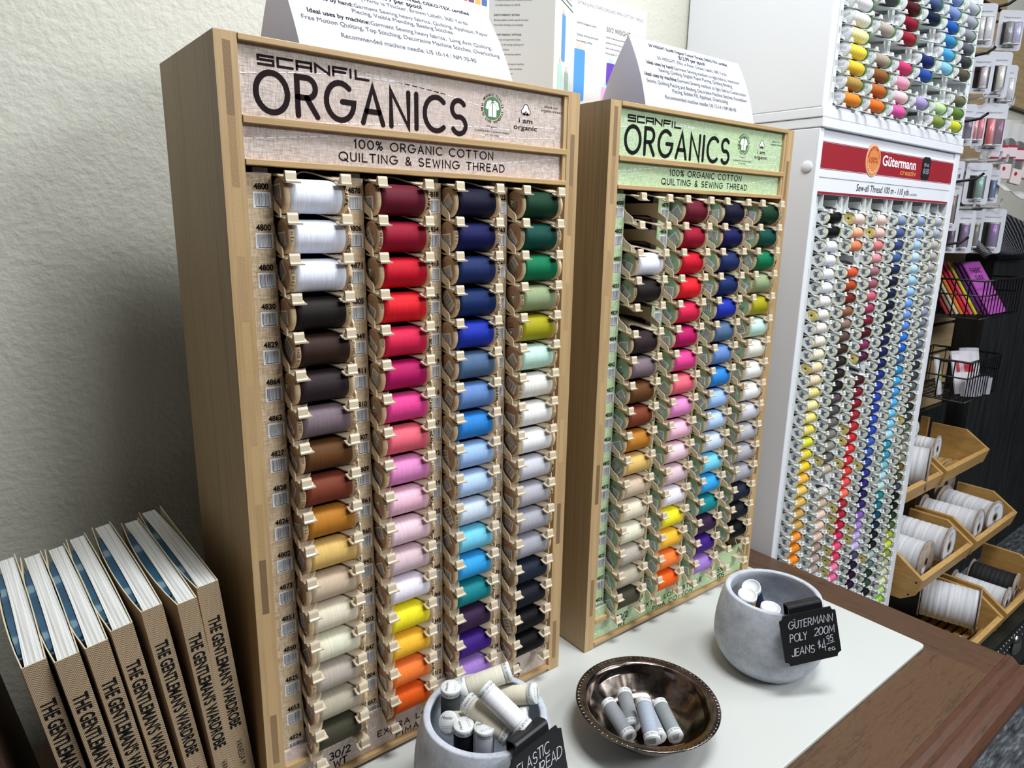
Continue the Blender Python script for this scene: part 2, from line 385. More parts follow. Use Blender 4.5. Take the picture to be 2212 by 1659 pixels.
ORD = 'first second third fourth fifth sixth seventh eighth ninth tenth eleventh twelfth thirteenth fourteenth fifteenth sixteenth seventeenth eighteenth nineteenth twentieth'.split()
ORD += ['twenty-' + w for w in ORD[:9]] + ['thirtieth'] + ['thirty-' + w for w in ORD[:9]]
ORD[0] = 'topmost'
# ------------------------------------------------------------------ setting
FL = -0.72
b = MB(); b.box(-3, 6, .31, .41, FL, 2.0, M['wall']); tag(b.build('wall_back'), kind='structure')
carpet = N('grey_carpet')
t = carpet.n('ShaderNodeTexNoise', i_Scale=1.0, i_Detail=5.0); carpet.l(carpet.coord((22, 120, 1)), t.inputs['Vector'])
carpet.l(carpet.ramp(t.outputs[0], [(.3, lin('#2a2c30')), (.55, lin('#565a60')), (.72, lin('#8a8e93'))]), carpet.b.inputs['Base Color'])
carpet.set(Roughness=1.0); carpet.bump(t.outputs[0], .8, .01)
b = MB(); b.box(-3, 6, -4, .41, FL - .1, FL, carpet.m); tag(b.build('floor'), kind='structure')
b = MB(); b.box(-3, 6, -4, .41, 2.0, 2.1, flat('ceiling_dimmed', '#7d7d7a', .9)); tag(b.build('ceiling'), kind='structure')  # unseen ceiling, darkened to cut bounce light on the racks
b = MB(); b.box(-.95, -.85, -4, .31, FL, 2.0, flat('light_block_dark', '#4a4238', .8)); tag(b.build('light_block_left'), kind='structure')  # added unseen wall, kept dark to block light from the left
# ------------------------------------------------------------------ desk and its white board
M['oak'] = wood('brown_oak', '#32241a', '#5d4530', (6, 90, 90), '#483424', rough=0.42, fine=(60, 420, 60))
M['oaky'] = wood('brown_oak_end', '#302219', '#573f2d', (90, 6, 90), '#432f22', rough=0.42, fine=(420, 60, 60))
M['oakedge'] = wood('red_brown_edge', '#301d16', '#573929', (7, 70, 70), '#422a20', rough=0.35, fine=(40, 300, 300))
M['darkoak'] = wood('dark_oak', '#2a1a14', '#4b3126', (6, 60, 60), rough=0.5, fine=(40, 200, 200))
desk = thing('desk', 'brown wooden desk with a moulded front edge carrying the two spool racks', 'desk', (0, 0, FL))
def D(b, name, **k):
    b.v = [(x, y, z - FL) for x, y, z in b.v]; return b.build(name, desk, **k)
b = MB(); b.box(-.75, .905, -.385, .27, -.030, -.006, M['oak']); D(b, 'top')
b = MB(); b.box(.9052, .985, -.385, .27, -.030, -.006, M['oaky']); D(b, 'top_end', bevel=.0015)
prof = [(-.3852, -.03), (-.3852, -.0065), (-.392, -.0075), (-.398, -.012), (-.4015, -.0155), (-.4045, -.0145), (-.412, -.0165), (-.421, -.022), (-.427, -.031), (-.427, -.040), (-.422, -.048), (-.408, -.052), (-.40, -.056), (-.3852, -.056)]
b = MB(); b.prism(prof, -.75, .992, M['oakedge'], frame((0, 0, 0), (0, 1, 0), (0, 0, 1))); D(b, 'front_moulding')
b = MB(); b.box(-.70, .93, -.355, .25, FL + .06, -.0305, M['darkoak']); b.box(-.72, .95, -.372, .26, FL, FL + .06, M['darkoak']); D(b, 'body')
for x in (-.66, -.13, .40):
    b = MB(); b.box(x, x + .5, -.369, -.3552, -.20, -.065, M['darkoak']); d_ = D(b, 'drawer', bevel=.004)
    b = MB(); b.tube([(x + .2, -.369, .58), (x + .2, -.392, .58), (x + .3, -.392, .58), (x + .3, -.369, .58)], .005, 8, flat('aged_brass', '#6d5a35', .35, 1)); b.build('handle', d_)
b = MB(); bd = [(-.012, -.302), (.897, -.302), (.9, -.3015), (.9035, -.299), (.905, -.294), (.905, .24), (-.012, .24)]
b.prism(bd, -.0058, 0, flat('white_laminate', '#c9ccc9', .33)); tag(b.build('white_board', None, bevel=.0012), 'white laminate board lying flat on the brown desk under the racks', 'board')

# ------------------------------------------------------------------ wooden spools: shared meshes
PIT = .036; SR = .0160; SL = .063
def spool_core(variant):
    b = MB(); h = SL / 2; T = None
    b.lathe([(.0035, -h), (.0146, -h), (SR, -h + .0012), (SR, -h + .0055), (.0140, -h + .0068), (.0140, h - .0068), (SR, h - .0055), (SR, h - .0012), (.0146, h), (.0035, h)], 40, M['maple'], axis='x')
    def wrap(xc, R=SR + .00012):
        return lambda a, y: (xc + y, R * math.cos(a / R), R * math.sin(a / R))
    lt = ['MADE IN E.U.  274M/300Y', '274M/300Y  COL.48 MADE IN E.U.'][variant % 2]
    rt = ['100% ORGANIC COTTON  ', 'SCANFIL 100% ORGANIC COTTON'][variant % 2]
    for txt, xc, a0 in ((lt, -h + .0022, 0), (rt, h - .0046, variant)):
        b.stext(txt.replace('  ', ' '), a0 * .006, 0, .0026, .00022, M['ink'], sx=.9, gap=.35, fn=wrap(xc), dots=0)
    b.stext('SCANFIL', (a0 + 2) * .02, 0, .0028, .0004, M['ink'], sx=1.3, gap=.3, fn=wrap(h - .0046), dots=0)
    return b.mesh('spool_core')
def spool_thread(): 
    h = SL / 2 - .0062; b = MB(); r = .0154
    b.lathe([(.0142, -h), (r - .0001, -h + .0012), (r, -h + .004), (r + .0001, 0), (r, h - .004), (r - .0001, h - .0012), (.0142, h)], 40, M['thread'], axis='x'); return b.mesh('thread')
def spool_label(col, variant):
    b = MB(); T = frame((-SL / 2 - .0002, 0, 0), (0, -1, 0), (0, 0, 1))      # faces -x
    b.lathe([(.0140, -SL / 2), (.0140, -SL / 2 - .0002)], 28, M[col], axis='x', caps=False); b.disc(0, 0, .0140, M[col], T, 28)
    if variant < 3:
        y0 = (-.008, -.007, -.001)[variant]
        b.barcode(-.0102, y0 - .0022, .0102, y0 + .0112, T, .00012, 16)
        for q in range(2): b.font(('i am', 'organic')[q], 0, y0 + .0132 - .0022 * q if variant < 2 else -.006 - .0028 * q, .0014, M['ink'], T, .0001, align='C')
        if variant < 2: b.font('300 YDS', 0, y0 + .0152, .001, M['ink'], T, .0001, align='C')
    else:
        b.disc(0, .004, .0046, M['sticker'], T, 18, .0001); b.disc(0, .004, .0042, M['gots'], T, 18, .00015)
        for a in (90, 210, 330): b.disc(.0016 * math.cos(math.radians(a)), .004 + .0016 * math.sin(math.radians(a)), .0015, M['sticker'], T, 10, .0002)
        for q in range(4): b.rect(-.007 + q * .0006, -.0025 - q * .0018, .007 - q * .001, -.0019 - q * .0018, M['ink'], T, .0001)
    return b.mesh('end_label')
CORES = [spool_core(i) for i in range(3)]; THR = spool_thread()
LAB = {c: [spool_label(c, i) for i in range(4)] for c in ('kraft', 'mintlabel')}
# ------------------------------------------------------------------ display racks
def shelf_mesh(w, mat, k=1.0, depth=.11, wings=True, wy=.004, slope=.34):
    """one gravity-feed level: floor with a hollowed front, two side wings, two front hooks; x 0..w between the walls, z=0 hook centre"""
    b = MB(); lo = -.0008 * k
    n = 14; fr = [(x, -.012 * k + .030 * k * math.sin(PI * min(1, max(0, (x / w - .1) / .8))) ** 1.5) for x in [w * i / n for i in range(n + 1)]]
    pts = fr + [(w, depth), (0, depth)]
    def zf(y): return lo + (min(.035 * k, max(0, y + .004 * k)) * slope + max(0, y - .031 * k) * .06)
    vs = [(x, y, zf(y)) for x, y in pts] + [(x, y, zf(y) - .0014 * k) for x, y in pts]; m = len(pts)
    b.add(vs, [tuple(range(m)), tuple(range(2 * m - 1, m - 1, -1))] + [((i + 1) % m, i, m + i, m + (i + 1) % m) for i in range(m)], mat)
    wing = [(depth, .0135 * k), (depth, .029 * k), (.0125 * k, .029 * k), (.0110 * k, .0205 * k), (.0065 * k + wy * .3, .0160 * k), (-.003 * k + wy, .0120 * k), (-.0075 * k + wy, .0095 * k), (-.0095 * k + wy, .0070 * k), (-.0100 * k + wy, .0002 * k), (.012 * k, .0080 * k), (.030 * k, .0130 * k)]
    for x in ((-.0015 * k, w) if wings else ()): b.prism(wing, 0, .0014 * k, mat, frame((x, 0, 0), (0, 1, 0), (0, 0, 1)))
    hk = [(.004, .0010), (-.0110, -.0050), (-.0140, -.0060), (-.0182, -.0056), (-.0186, -.0046), (-.0172, -.0034), (-.0168, .0022), (-.0160, .0040), (-.0146, .0044), (-.0138, .0036), (-.0130, .0008), (-.0105, -.0022), (-.0060, -.0014), (.004, .0024)]
    hk = [(a * k, c * k) for a, c in hk]
    lip = [(-.0085 * k, -.0040 * k), (-.0140 * k, -.0062 * k), (-.0185 * k, -.0062 * k), (-.0188 * k, -.0048 * k), (-.0140 * k, -.0046 * k), (-.0085 * k, -.0026 * k)]
    for xa, xl in ((.001 * k, .0035 * k), (w - .0125 * k, -.0035 * k)):
        b.prism(hk, 0, .0100 * k, mat, frame((xa, 0, 0), (0, 1, 0), (0, 0, 1)))
        b.prism(lip, min(0, xl), .0100 * k + max(0, xl), mat, frame((xa, 0, 0), (0, 1, 0), (0, 0, 1)))
    return b.mesh('shelf')
SHELF = shelf_mesh(.066, M['plastic']); SHELF0 = shelf_mesh(.066, M['plastic'], wings=False)
RW, RP, RH, RD = .416, .019, .771, .183
NUM = [['4800', '4800', '4800', '4830', '4829', '4864', '4862', '4827', '4828', '4826', '4802', '4873', '4851', '4850', '4825', '4853', '4824'],
       ['4870', '4806', '4871', '4805', '4849', '4811', '4810', '4807', '4809', '4861', '4860', '4842', '4868', '4803', '4847', '4804', '4857'],
       ['4818', '4854', '4815', '4865', '4817', '4819', '4816', '4867', '4872', '4814', '4855', '4869', '4848', '4866', '4845', '4843', '4812'],
       ['4822', '4863', '4821', '4859', '4823', '4820', '4852', '4801', '4801', '4856', '4831', '4838', '4852', '4836', '4808', '4813', '4808']]
def curve_dash(b, pts, T, z):
    for i in range(0, len(pts) - 1, 1):
        a, c = pts[i], pts[i + 1]; e = (a[0] + (c[0] - a[0]) * .72, a[1] + (c[1] - a[1]) * .72)
        b.strokes([[a, e]], .00050, M['stitch'], T, z, dots=0)
def rack(loc, rz, green, label):
    r = thing('spool_rack', label, 'rack', loc, (0, 0, rz), 'bamboo spool racks on the desk')
    ink = M['inkblack'] if green else M['ink']; lin_ = M['linengreen'] if green else M['linen']
    for xs in ((0, .0066, .0134, RP), (RW - RP, RW - .0134, RW - .0066, RW)):
        b = MB()
        for i, mt in enumerate(('bam', 'bamdark', 'bam')):
            outer = {'-x' if xs[0] == 0 else '+x': M['bamside']} if (i == 0 and xs[0] == 0) or (i == 2 and xs[0] > 0) else {}
            inner = {'+x': M['bam']} if i == 2 else {}
            b.box(xs[i], xs[i + 1], 0, RD, .0015, RH, M[mt], None, {**inner, **outer})
        b.build('side_panel', r, .0012)
    b = MB(); b.box(RP, RW - RP, .008, RD, .758, RH - .0008, M['bamx']); b.build('top_panel', r)
    b = MB(); b.box(RP, RW - RP, .004, RD, .004, .012, M['bamx']); b.build('bottom_panel', r)
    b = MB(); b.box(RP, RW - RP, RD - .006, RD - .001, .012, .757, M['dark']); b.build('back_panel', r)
    for z0, z1 in ((.7654, .7709), (.7000, .7066), (.6654, .6707), (.0050, .0104)):
        b = MB(); b.box(RP + .0004, RW - RP - .0004, -.0012, .0078, z0, z1, M['bamx']); b.build('trim_slat', r, .0006)
    b = MB(); b.box(RP + .0004, .0470, -.0005, .0078, .0406, .0476, M['bamx']); b.build('trim_slat', r, .0006)
    for z0, z1 in ((.7066, .7654), (.6707, .7000)):
        b = MB(); b.box(.3915, RW - RP - .0004, .0005, .0078, z0, z1, M['bam']); b.build('trim_stile', r)
    # header sign with its lettering
    b = MB(); b.box(RP, .3915, .0045, .0078, .7066, .7654, lin_); T = front(0, .0044, 0); z = .00012
    x = .0372
    for c in 'SCANFIL':
        w = .0040 if c == 'I' else .0132
        sl = .0
        b.strokes([[(x + p[0] * (w if c != 'I' else 0), .7500 + p[1] * .0068) for p in ln] for ln in SQ[c]], .00105, ink, T, z, dots=6); x += (.0052 if c == 'I' else .0172)
    b.stext('ORGANICS', .0337, .7115, .0325, .0025, ink, T, z, width=.2205, gap=.30, dots=10)
    for k in range(5):
        pts = [(.021 + .37 * i / 44, .0) for i in range(45)]
        f = [lambda u: .7405 + .012 * math.sin(u * 4.4) if u < .55 else .7405 + .012 * math.sin(.55 * 4.4) - (u - .55) * .05, lambda u: .7130 + .008 * math.sin(u * 4 - 1.6), lambda u: .7075 + .012 * u + .004 * math.sin(6 * u), lambda u: .7210 + .016 * (u - .5), lambda u: .7560 - .03 * abs(u - .3)][k]
        lo, hi = [(0, 33), (6, 36), (30, 44), (36, 44), (14, 26)][k]
        curve_dash(b, [(p[0], f(i / 44)) for i, p in enumerate(pts)][lo:hi], T, .00006)
    cx, cz = .2893, .7410
    b.disc(cx, cz, .0117, M['gots'], T, 32, .0001)
    sh = [(-.0022, .0062), (-.0056, .0046), (-.0073, -.0002), (-.0048, -.0012), (-.0042, .0004), (-.0042, -.0064), (-.0004, -.0064), (-.0004, .0050), (.0004, .0050), (.0004, -.0064), (.0042, -.0064), (.0042, .0004), (.0048, -.0012), (.0073, -.0002), (.0056, .0046), (.0022, .0062), (0, .0046)]
    b.poly([(cx + p[0] * 1.3, cz + p[1] * 1.35) for p in sh], M['stitch'], T, .0002)
    ring = 'GLOBAL ORGANIC TEXTILE STANDARD GOTS '
    for i, ch in enumerate(ring):
        a = math.radians(215 - 360 * i / len(ring)); px, pz = cx + .0128 * math.cos(a), cz + .0128 * math.sin(a)
        b.stext(ch, 0, 0, .0023, .00024, ink, T @ frame((px, pz, 0), (math.sin(a), -math.cos(a), 0), (math.cos(a), math.sin(a), 0)), z, sx=.7, dots=0)
    for tx, zz, hh, wd_ in (('Organic', .7213, .0020, .0135), ('Certified by Control Union', .7164, .0020, .0470), ('CU 813526', .7122, .0020, .0180)): b.font(tx, cx, zz, hh, ink, T, z, align='C', width=wd_)
    cx2 = .3365
    lob = arc(cx2 - .0034, .7425, .0030, .0030, 120, 290, 8) + arc(cx2 + .0034, .7425, .0030, .0030, -110, 60, 8) + arc(cx2, .7468, .0036, .0034, 0, 180, 8)
    b.poly(lob, M['stitch'], T, .0001); b.strokes([lob + [lob[0]]], .00040, ink, T, .0002)
    for s_ in (-1, 1): b.poly([(cx2, .7396), (cx2 + s_ * .0028, .7424), (cx2 + s_ * .0044, .7396), (cx2 + s_ * .0022, .7384)], ink, T, .0002)
    b.poly([(cx2, .7396), (cx2 - .0011, .7418), (cx2, .7440), (cx2 + .0011, .7418)], ink, T, .0002)
    b.font('i am', cx2, .7305, .0052, ink, T, z, align='C', width=.0200, bold=.01); b.font('organic', cx2, .7232, .0052, ink, T, z, align='C', width=.0345, bold=.01)
    b.font('about our', .3745, .7500, .0028, ink, T, z, align='C', width=.0215); b.font('organic thread', .3750, .7456, .0028, ink, T, z, align='C', width=.0320)
    b.build('header_sign', r)
    b = MB(); b.box(RP, .3915, .0045, .0078, .6707, .7000, lin_)
    b.stext('100% ORGANIC COTTON', .2078, .6878, .0075, .00062, ink, T, z, width=.166, gap=.34, align='C')
    b.stext('QUILTING & SEWING THREAD', .2078, .6755, .0075, .00062, ink, T, z, width=.198, gap=.34, align='C')
    curve_dash(b, [(.021 + .01 * i, .6875 + .0011 * i) for i in range(9)], T, .00006); curve_dash(b, [(.26 + .01 * i, .6800 + .0012 * i) for i in range(13)], T, .00006)
    b.build('tagline_sign', r)
    b = MB(); b.box(RP, RW - RP, .0045, .0078, .0104, .0620, lin_)
    big = .0088
    b.stext('30/2' if not green else '50/2', .083, .0250, big, .0008, ink, T, z, align='C'); b.stext('WT', .083, .0125, big, .0008, ink, T, z, align='C')
    b.stext('EXTRA LONG STAPLE', .206, .0250, big * .82, .0006, ink, T, z, align='C', width=.150, gap=.34); b.stext('PIMA COTTON', .206, .0125, big * .82, .0006, ink, T, z, align='C', width=.102, gap=.34)
    b.stext('300' if not green else '550', .3365, .0250, big, .0008, ink, T, z, align='C'); b.stext('YDS', .3365, .0125, big, .0008, ink, T, z, align='C')
    curve_dash(b, [(.021 + .01 * i, .020 + .0019 * i) for i in range(12)], T, .00006)
    b.build('footer_sign', r)
    for k in range(4):
        x0 = .0465 + .0905 * k; sx0 = x0 - .0255 if k else RP + .0005
        b = MB()
        for xa in ((x0 - .0165, x0 + .0685) if k < 3 else (x0 - .0165,)): b.box(xa, xa + .012, .012, .022, .060, .6646, M['greyclip'])
        b.box(x0 - .018, x0 - .0045, .0105, .0118, .655, .6646, M['greyclip'])
        ch = b.build('dispenser', r)
        ls = MB(); xa, xb = sx0, x0 - .0020; ls.box(xa, xb, .0092, .0100, .0480, .6600, M['linengreen'] if green else M['linenstrip'])
        T2 = front(0, .0091, 0); xm = (max(xa, x0 - .0215) + xb) / 2
        for i in range(17):
            zt = .6480 - PIT * i
            ls.font(NUM[k][i], xm, zt - .0022, .0052, M['inkblack'], T2, .0001, align='C', width=.0134, bold=.03)
            ls.barcode(xm - .0078, zt - .0185, xm + .0082, zt - .0045, T2, .0001, 20)
        ls.build('label_strip', ch)
        for i in range(18):
            o = put('shelf', SHELF if i else SHELF0, ch); o.location = (x0, 0, .6575 - PIT * i)
    return r
R1 = rack((0, 0, 0), 0, False, 'bamboo spool rack with pinkish beige sign, nearer the camera')
X2, Y2, YAW2 = .46758, -.0007, -.01135
R2 = rack((X2, Y2, 0), YAW2, True, 'bamboo spool rack with pale green sign, beside the white cabinet')
SP = [[('white', 'e9edfb'), ('white', 'e9edfb'), ('white', 'e9edfb'), ('brown black', '231d1d'), ('dark chocolate', '35241e'), ('dark umber', '31262a'), ('mauve grey', '7a6a73'), ('brown', '5f3d20'), ('rust brown', '783a29'), ('mustard', 'b5772a'), ('straw yellow', 'dcb76c'), ('beige', 'c9b59c'), ('cream', 'e0d6c0'), ('ivory', 'e2dfc8'), ('warm grey', 'b3a99f'), ('greige', 'b0a896'), ('olive drab', '403e30')],
      [('maroon', '621a2a'), ('crimson', '92162f'), ('red', 'c0152a'), ('scarlet', 'e0232e'), ('rose red', 'd2254d'), ('magenta', 'b0195e'), ('hot pink', 'e0448e'), ('coral pink', 'e8687a'), ('orchid pink', 'e08cc4'), ('light pink', 'efbdd2'), ('blush', 'ecccd8'), ('dusty pink', 'd8bec6'), ('lilac white', 'efe8f6'), ('lemon yellow', 'f2e32e'), ('golden yellow', 'f4ba38'), ('orange', 'f07c38'), ('deep orange', 'e55f1c')],
      [('midnight navy', '17172e'), ('dark navy', '171a4c'), ('navy', '202e5c'), ('ink blue', '182c5c'), ('royal blue', '2034a6'), ('slate blue', '4f6a8c'), ('steel blue', '6488c2'), ('bright blue', '2f82d0'), ('pale blue', '9cbdec'), ('ice blue', 'b3cdef'), ('pale grey blue', 'c6d4e8'), ('sky blue', '76ccea'), ('azure', '36a0e2'), ('teal', '188088'), ('plum', '36233f'), ('purple', '3c1e78'), ('lavender', '9c78c4')],
      [('bottle green', '163826'), ('dark teal green', '10443c'), ('green', '10704a'), ('sage green', '8f9f78'), ('olive yellow', 'a39c20'), ('mint', 'c0e2d4'), ('ivory white', 'e4e4da'), ('white', 'ecece9'), ('white', 'ececee'), ('silver grey', 'c6c6d0'), ('grey', 'b0afb8'), ('grey', 'a7a6b0'), ('mid grey', 'a0a0aa'), ('blue black', '1f2636'), ('dark ink black', '1a1c26'), ('black', '0e0e12'), ('deep black', '0b0b0e')]]
COLN = ['leftmost', 'second', 'third', 'rightmost']
proto = thing('cotton_spool', 'spool', 'spool'); put('spool_core', CORES[0], proto); put('thread', THR, proto); put('end_label', LAB['kraft'][0], proto)
first = True
def place_spool(base, yaw, k, i, lab, nm, rackname, grp):
    global first
    px = .0465 + .0905 * k + .033 + random.uniform(-.0012, .0016) + (.002 if k == 3 else 0); py = .0040; pz = .6405 - PIT * i + random.uniform(-.0002, .0002)
    c_, s_ = math.cos(yaw), math.sin(yaw)
    loc = (base[0] + c_ * px - s_ * py, base[1] + s_ * px + c_ * py, pz)
    label = f'{nm[0]} thread spool, {ORD[i]} down the {COLN[k]} column of the {rackname} rack'
    ang = random.uniform(-1.2, 1.2) if random.random() < .8 else random.uniform(0, 6.28)
    if first: o = proto; o.location = loc; o.rotation_euler = (ang, 0, yaw); o['label'] = label; o['group'] = grp; first = False
    else: o = dup(proto, loc, (ang, 0, yaw), label, grp)
    v = random.choices(range(4), (5, 5, 3, 2))[0]
    for ch in o.children:
        n = ch.name.split('.')[0]
        if n == 'spool_core': ch.data = random.choice(CORES)
        elif n == 'thread': ch.color = lin(nm[1])
        else: ch.data = LAB[lab][v]
        if n == 'thread': ch['label'] = f'{nm[0]} thread'
for k in range(4):
    for i in range(17): place_spool((0, 0), 0, k, i, 'kraft', SP[k][i], 'beige-signed', 'spools in the beige-signed rack')
for k in range(4):
    for i in range(17):
        if (k == 0 and i in (0, 1, 4)) or (k == 3 and i == 16): continue
        place_spool((X2, Y2), YAW2, k, i, 'mintlabel', SP[k][i], 'green-signed', 'spools in the green-signed rack')
# ------------------------------------------------------------------ tent cards and leaflet on top of the racks
def tent(name, label, x0, x1, yf, yr, yb, zr, lines, ttl):
    z0 = RH + .0003; r = thing(name, label, 'sign', ((x0 + x1) / 2, (yf + yb) / 2, z0), (0, 0, 0), 'price tents on the racks')
    ox, oy = (x0 + x1) / 2, (yf + yb) / 2; W2 = (x1 - x0) / 2
    def prof(ya, n=12, bow=.004):
        pts = []
        for i in range(n + 1):
            t_ = i / n; y = ya + (yr - ya) * t_; z = (zr - z0) * t_; nb = bow * math.sin(PI * t_)
            d = math.hypot(yr - ya, zr - z0); pts.append((y - oy + math.copysign(nb * (zr - z0) / d, ya - yr), z + nb * abs(yr - ya) / d))
        return pts
    pf = prof(yf); pb = prof(yb)
    for nm, p_ in (('front_leaf', pf), ('back_leaf', pb)):
        b = MB(); n = len(p_); s_ = -1 if nm == 'front_leaf' else 1
        vs = [(x, p[0], p[1]) for x in (-W2, W2) for p in p_] + [(x, p[0] - s_ * .0004, p[1]) for x in (-W2, W2) for p in p_]
        fs = [(i, i + 1, n + i + 1, n + i) for i in range(n - 1)] + [(2 * n + i, 3 * n + i, 3 * n + i + 1, 2 * n + i + 1) for i in range(n - 1)]
        if s_ < 0: fs = [tuple(reversed(f)) for f in fs]
        b.add(vs, fs, M['paper'], None, True)
        b.add(vs, [(0, 2 * n, 2 * n + 1, 1)], M['paper'])
        if nm == 'front_leaf':
            Lp = [0]
            for a, c in zip(p_[:-1], p_[1:]): Lp.append(Lp[-1] + math.hypot(c[0] - a[0], c[1] - a[1]))
            def fn(x, s, off=.0003):
                s = max(0, min(Lp[-1] - 1e-6, s)); i = max(j for j in range(n - 1) if Lp[j] <= s); t_ = (s - Lp[i]) / (Lp[i + 1] - Lp[i])
                y = p_[i][0] + (p_[i + 1][0] - p_[i][0]) * t_; z = p_[i][1] + (p_[i + 1][1] - p_[i][1]) * t_
                d = Vector((0, p_[i + 1][0] - p_[i][0], p_[i + 1][1] - p_[i][1])).normalized(); nn = Vector((1, 0, 0)).cross(d)
                return (x + nn.x * off, y + nn.y * off, z + nn.z * off)
            H = Lp[-1]; scl = .93 * 2 * W2 / max(sum(font_geo(t_, .012 if bd else 0)[2] * h / .7 for t_, bd in sg_) + .25 * h * (len(sg_) - 1) for sg_, fr_, h in lines)
            for (segs, frac, h) in lines:
                h *= scl
                wt = [font_geo(t_, .012 if bd else 0)[2] * h / .7 for t_, bd in segs]; x = -(sum(wt) + .25 * h * (len(segs) - 1)) / 2
                for (t_, bd), w_ in zip(segs, wt):
                    vs2, fs2, _ = font_geo(t_, .012 if bd else 0); k = h / .7
                    b.add([fn(x + a * k, H * frac + c * k) for a, c in vs2], fs2, M['inkblack'] if bd else M['inkgrey'])
                    x += w_ + .25 * h
        b.build(nm, r)
    return r
L1 = [([('30 WEIGHT Scanfil Organic Cotton Thread, OEKO-TEX certified', 1)], .88, .0045), ([('$11.99 per spool', 1)], .80, .0056), ([('30 WEIGHT  (Thirty is Thicker, Brown Label), 300 Yards', 0)], .72, .0047),
      ([('Ideal uses by hand:', 1), ('Garment Sewing heavy fabrics, Quilting, Applique, Paper', 0)], .615, .0046), ([('Piecing, Visible Mending, Basting Stitches', 0)], .54, .0046),
      ([('Ideal uses by machine:', 1), ('Garment Sewing heavy fabrics,  Long Arm Quilting,', 0)], .44, .0046), ([('Free Motion Quilting, Top Stitching, Decorative Machine Stitches, Overlocking', 0)], .355, .0046), ([('Recommended machine needle: US 10-14 / NM 70-90', 0)], .235, .0046)]
L2 = [([('50 WEIGHT Scanfil Organic Cotton Thread, OEKO-TEX certified', 1)], .885, .0038), ([('$12.99 per spool', 1)], .795, .0050), ([('50 WEIGHT (Fifty is Finer, Green Label), 500 Yards.', 0)], .71, .0043),
      ([('Ideal uses by hand:', 1), ('Garment Sewing medium to light fabrics, Heirloom', 0)], .61, .0043), ([('Sewing, Quilting, English Paper Piecing, Quilting Binding', 0)], .53, .0043),
      ([('Ideal uses by machine:', 1), ('Garment Sewing medium to light fabrics Construction', 0)], .435, .0043), ([('Seams, Quilting Piecing and Binding, Decorative Machine Stitches, Foundation', 0)], .345, .0042), ([('Piecing, Bobbin Fill, Appliqué, Overlocking', 0)], .265, .0043), ([('Recommended machine needle: US 12-14 / NM 80-90', 0)], .165, .0043)]
tent('price_tent', 'white folded price tent on top of the beige-signed rack, prices $11.99', .090, .345, .036, .094, .160, .864, L1, '')
tent('price_tent', 'white folded price tent on top of the green-signed rack, prices $12.99', .547, .797, .012, .050, .100, .866, L2, '')
lf = thing('leaflet', 'zigzag-folded printed thread leaflet standing between the two price tents', 'leaflet', (.5, .14, RH + .0003))
M['leafgrey'] = flat('leaflet_grey', '#d3d3d0', .35); M['leafwhite'] = flat('leaflet_white', '#e6e8ee', .3)
def leaf(a, c, z1, paper, draw):
    u = Vector((c[0] - a[0], c[1] - a[1], 0)); w = u.length; T = frame((a[0] - .5, a[1] - .14, 0), u, (0, 0, 1))
    b = MB(); b.box(0, w, 0, z1, -.0004, 0, paper, T); draw(b, T, w, z1); b.build('panel', lf)
def d0(b, T, w, h):
    cols = ['#c9c3c0', '#d9d4cc', '#3a3c48', '#e6e6ea', '#c2304a', '#5f1f50', '#d8a13c', '#345a9a', '#5d8a5a', '#c97fae']
    for q in range(3):
        for i in range(8): b.rect(w * (.06 + .115 * i), h * (.62 + .09 * q), w * (.155 + .115 * i), h * (.67 + .09 * q), flat('swatch', cols[(i + 3 * q) % 10], .4), T, .0002); b.rect(w * (.06 + .115 * i), h * (.675 + .09 * q), w * (.13 + .115 * i), h * (.682 + .09 * q), M['inkgrey'], T, .0002)
def d1(b, T, w, h):
    ls = ['cotton fiber grown without use of chemical', 'pesticides', '· Dyed and coated with non-toxic solutions', '· Mercerized, very low in lint, ultra smooth', '  and strong thread', '· Will not shrink or bleed with washing', '· Precision wound, even tension, no knots', '· Certified Organic by GOTS', '', 'EARTH FRIENDLY EXTRAS', 'Biodegradable wooden spools & cones', 'Recyclable labeling and packaging', '', 'ARTIST-FRIENDLY OPTIONS', 'Great for all experience levels', 'Friendly to all sewing, quilting and', 'crafting machines', 'Fit all standard sewing machine', '', 'For overlock and long arm quilting', 'use handles. For home machines,', 'use with thread stand.']
    for i, t_ in enumerate(ls):
        if t_: b.font(t_, w * .08, h * (.835 - .0295 * i), .0022, M['inkgrey'], T, .0002, bold=.015 if t_.isupper() else 0, sx=.93)
def conepic(b, T, x, y0, y1, r, col, cap):
    b.poly([(x - r, y0 + r * .3)] + [(x + p[0], y0 + r * .3 + p[1]) for p in arc(0, 0, r, r * .3, 180, 360, 8)] + [(x + r, y1), (x + r * .9, y1 + r * .25), (x - r * .9, y1 + r * .25), (x - r, y1)], col, T, .0002)
    b.rect(x - r * .5, y1 + r * .25, x + r * .5, y1 + r * .95, cap, T, .0002)
pc = {c: flat('print_' + c, h, .4) for c, h in dict(blue='#3f8bd6', mint='#a9d6cf', green='#8fae9c', violet='#5a30a8', pink='#dda0d8', tan='#cfc0b0').items()}
def d2(b, T, w, h):
    conepic(b, T, w * .42, h * .34, h * .62, .009, pc['blue'], pc['tan']); conepic(b, T, w * .30, h * .10, h * .30, .010, pc['mint'], pc['tan']); conepic(b, T, w * .62, h * .09, h * .28, .010, pc['green'], pc['tan'])
    for i in range(6): b.rect(w * .1, h * (.70 + .03 * i), w * (.85 - .06 * i), h * (.707 + .03 * i), M['inkgrey'], T, .0002)
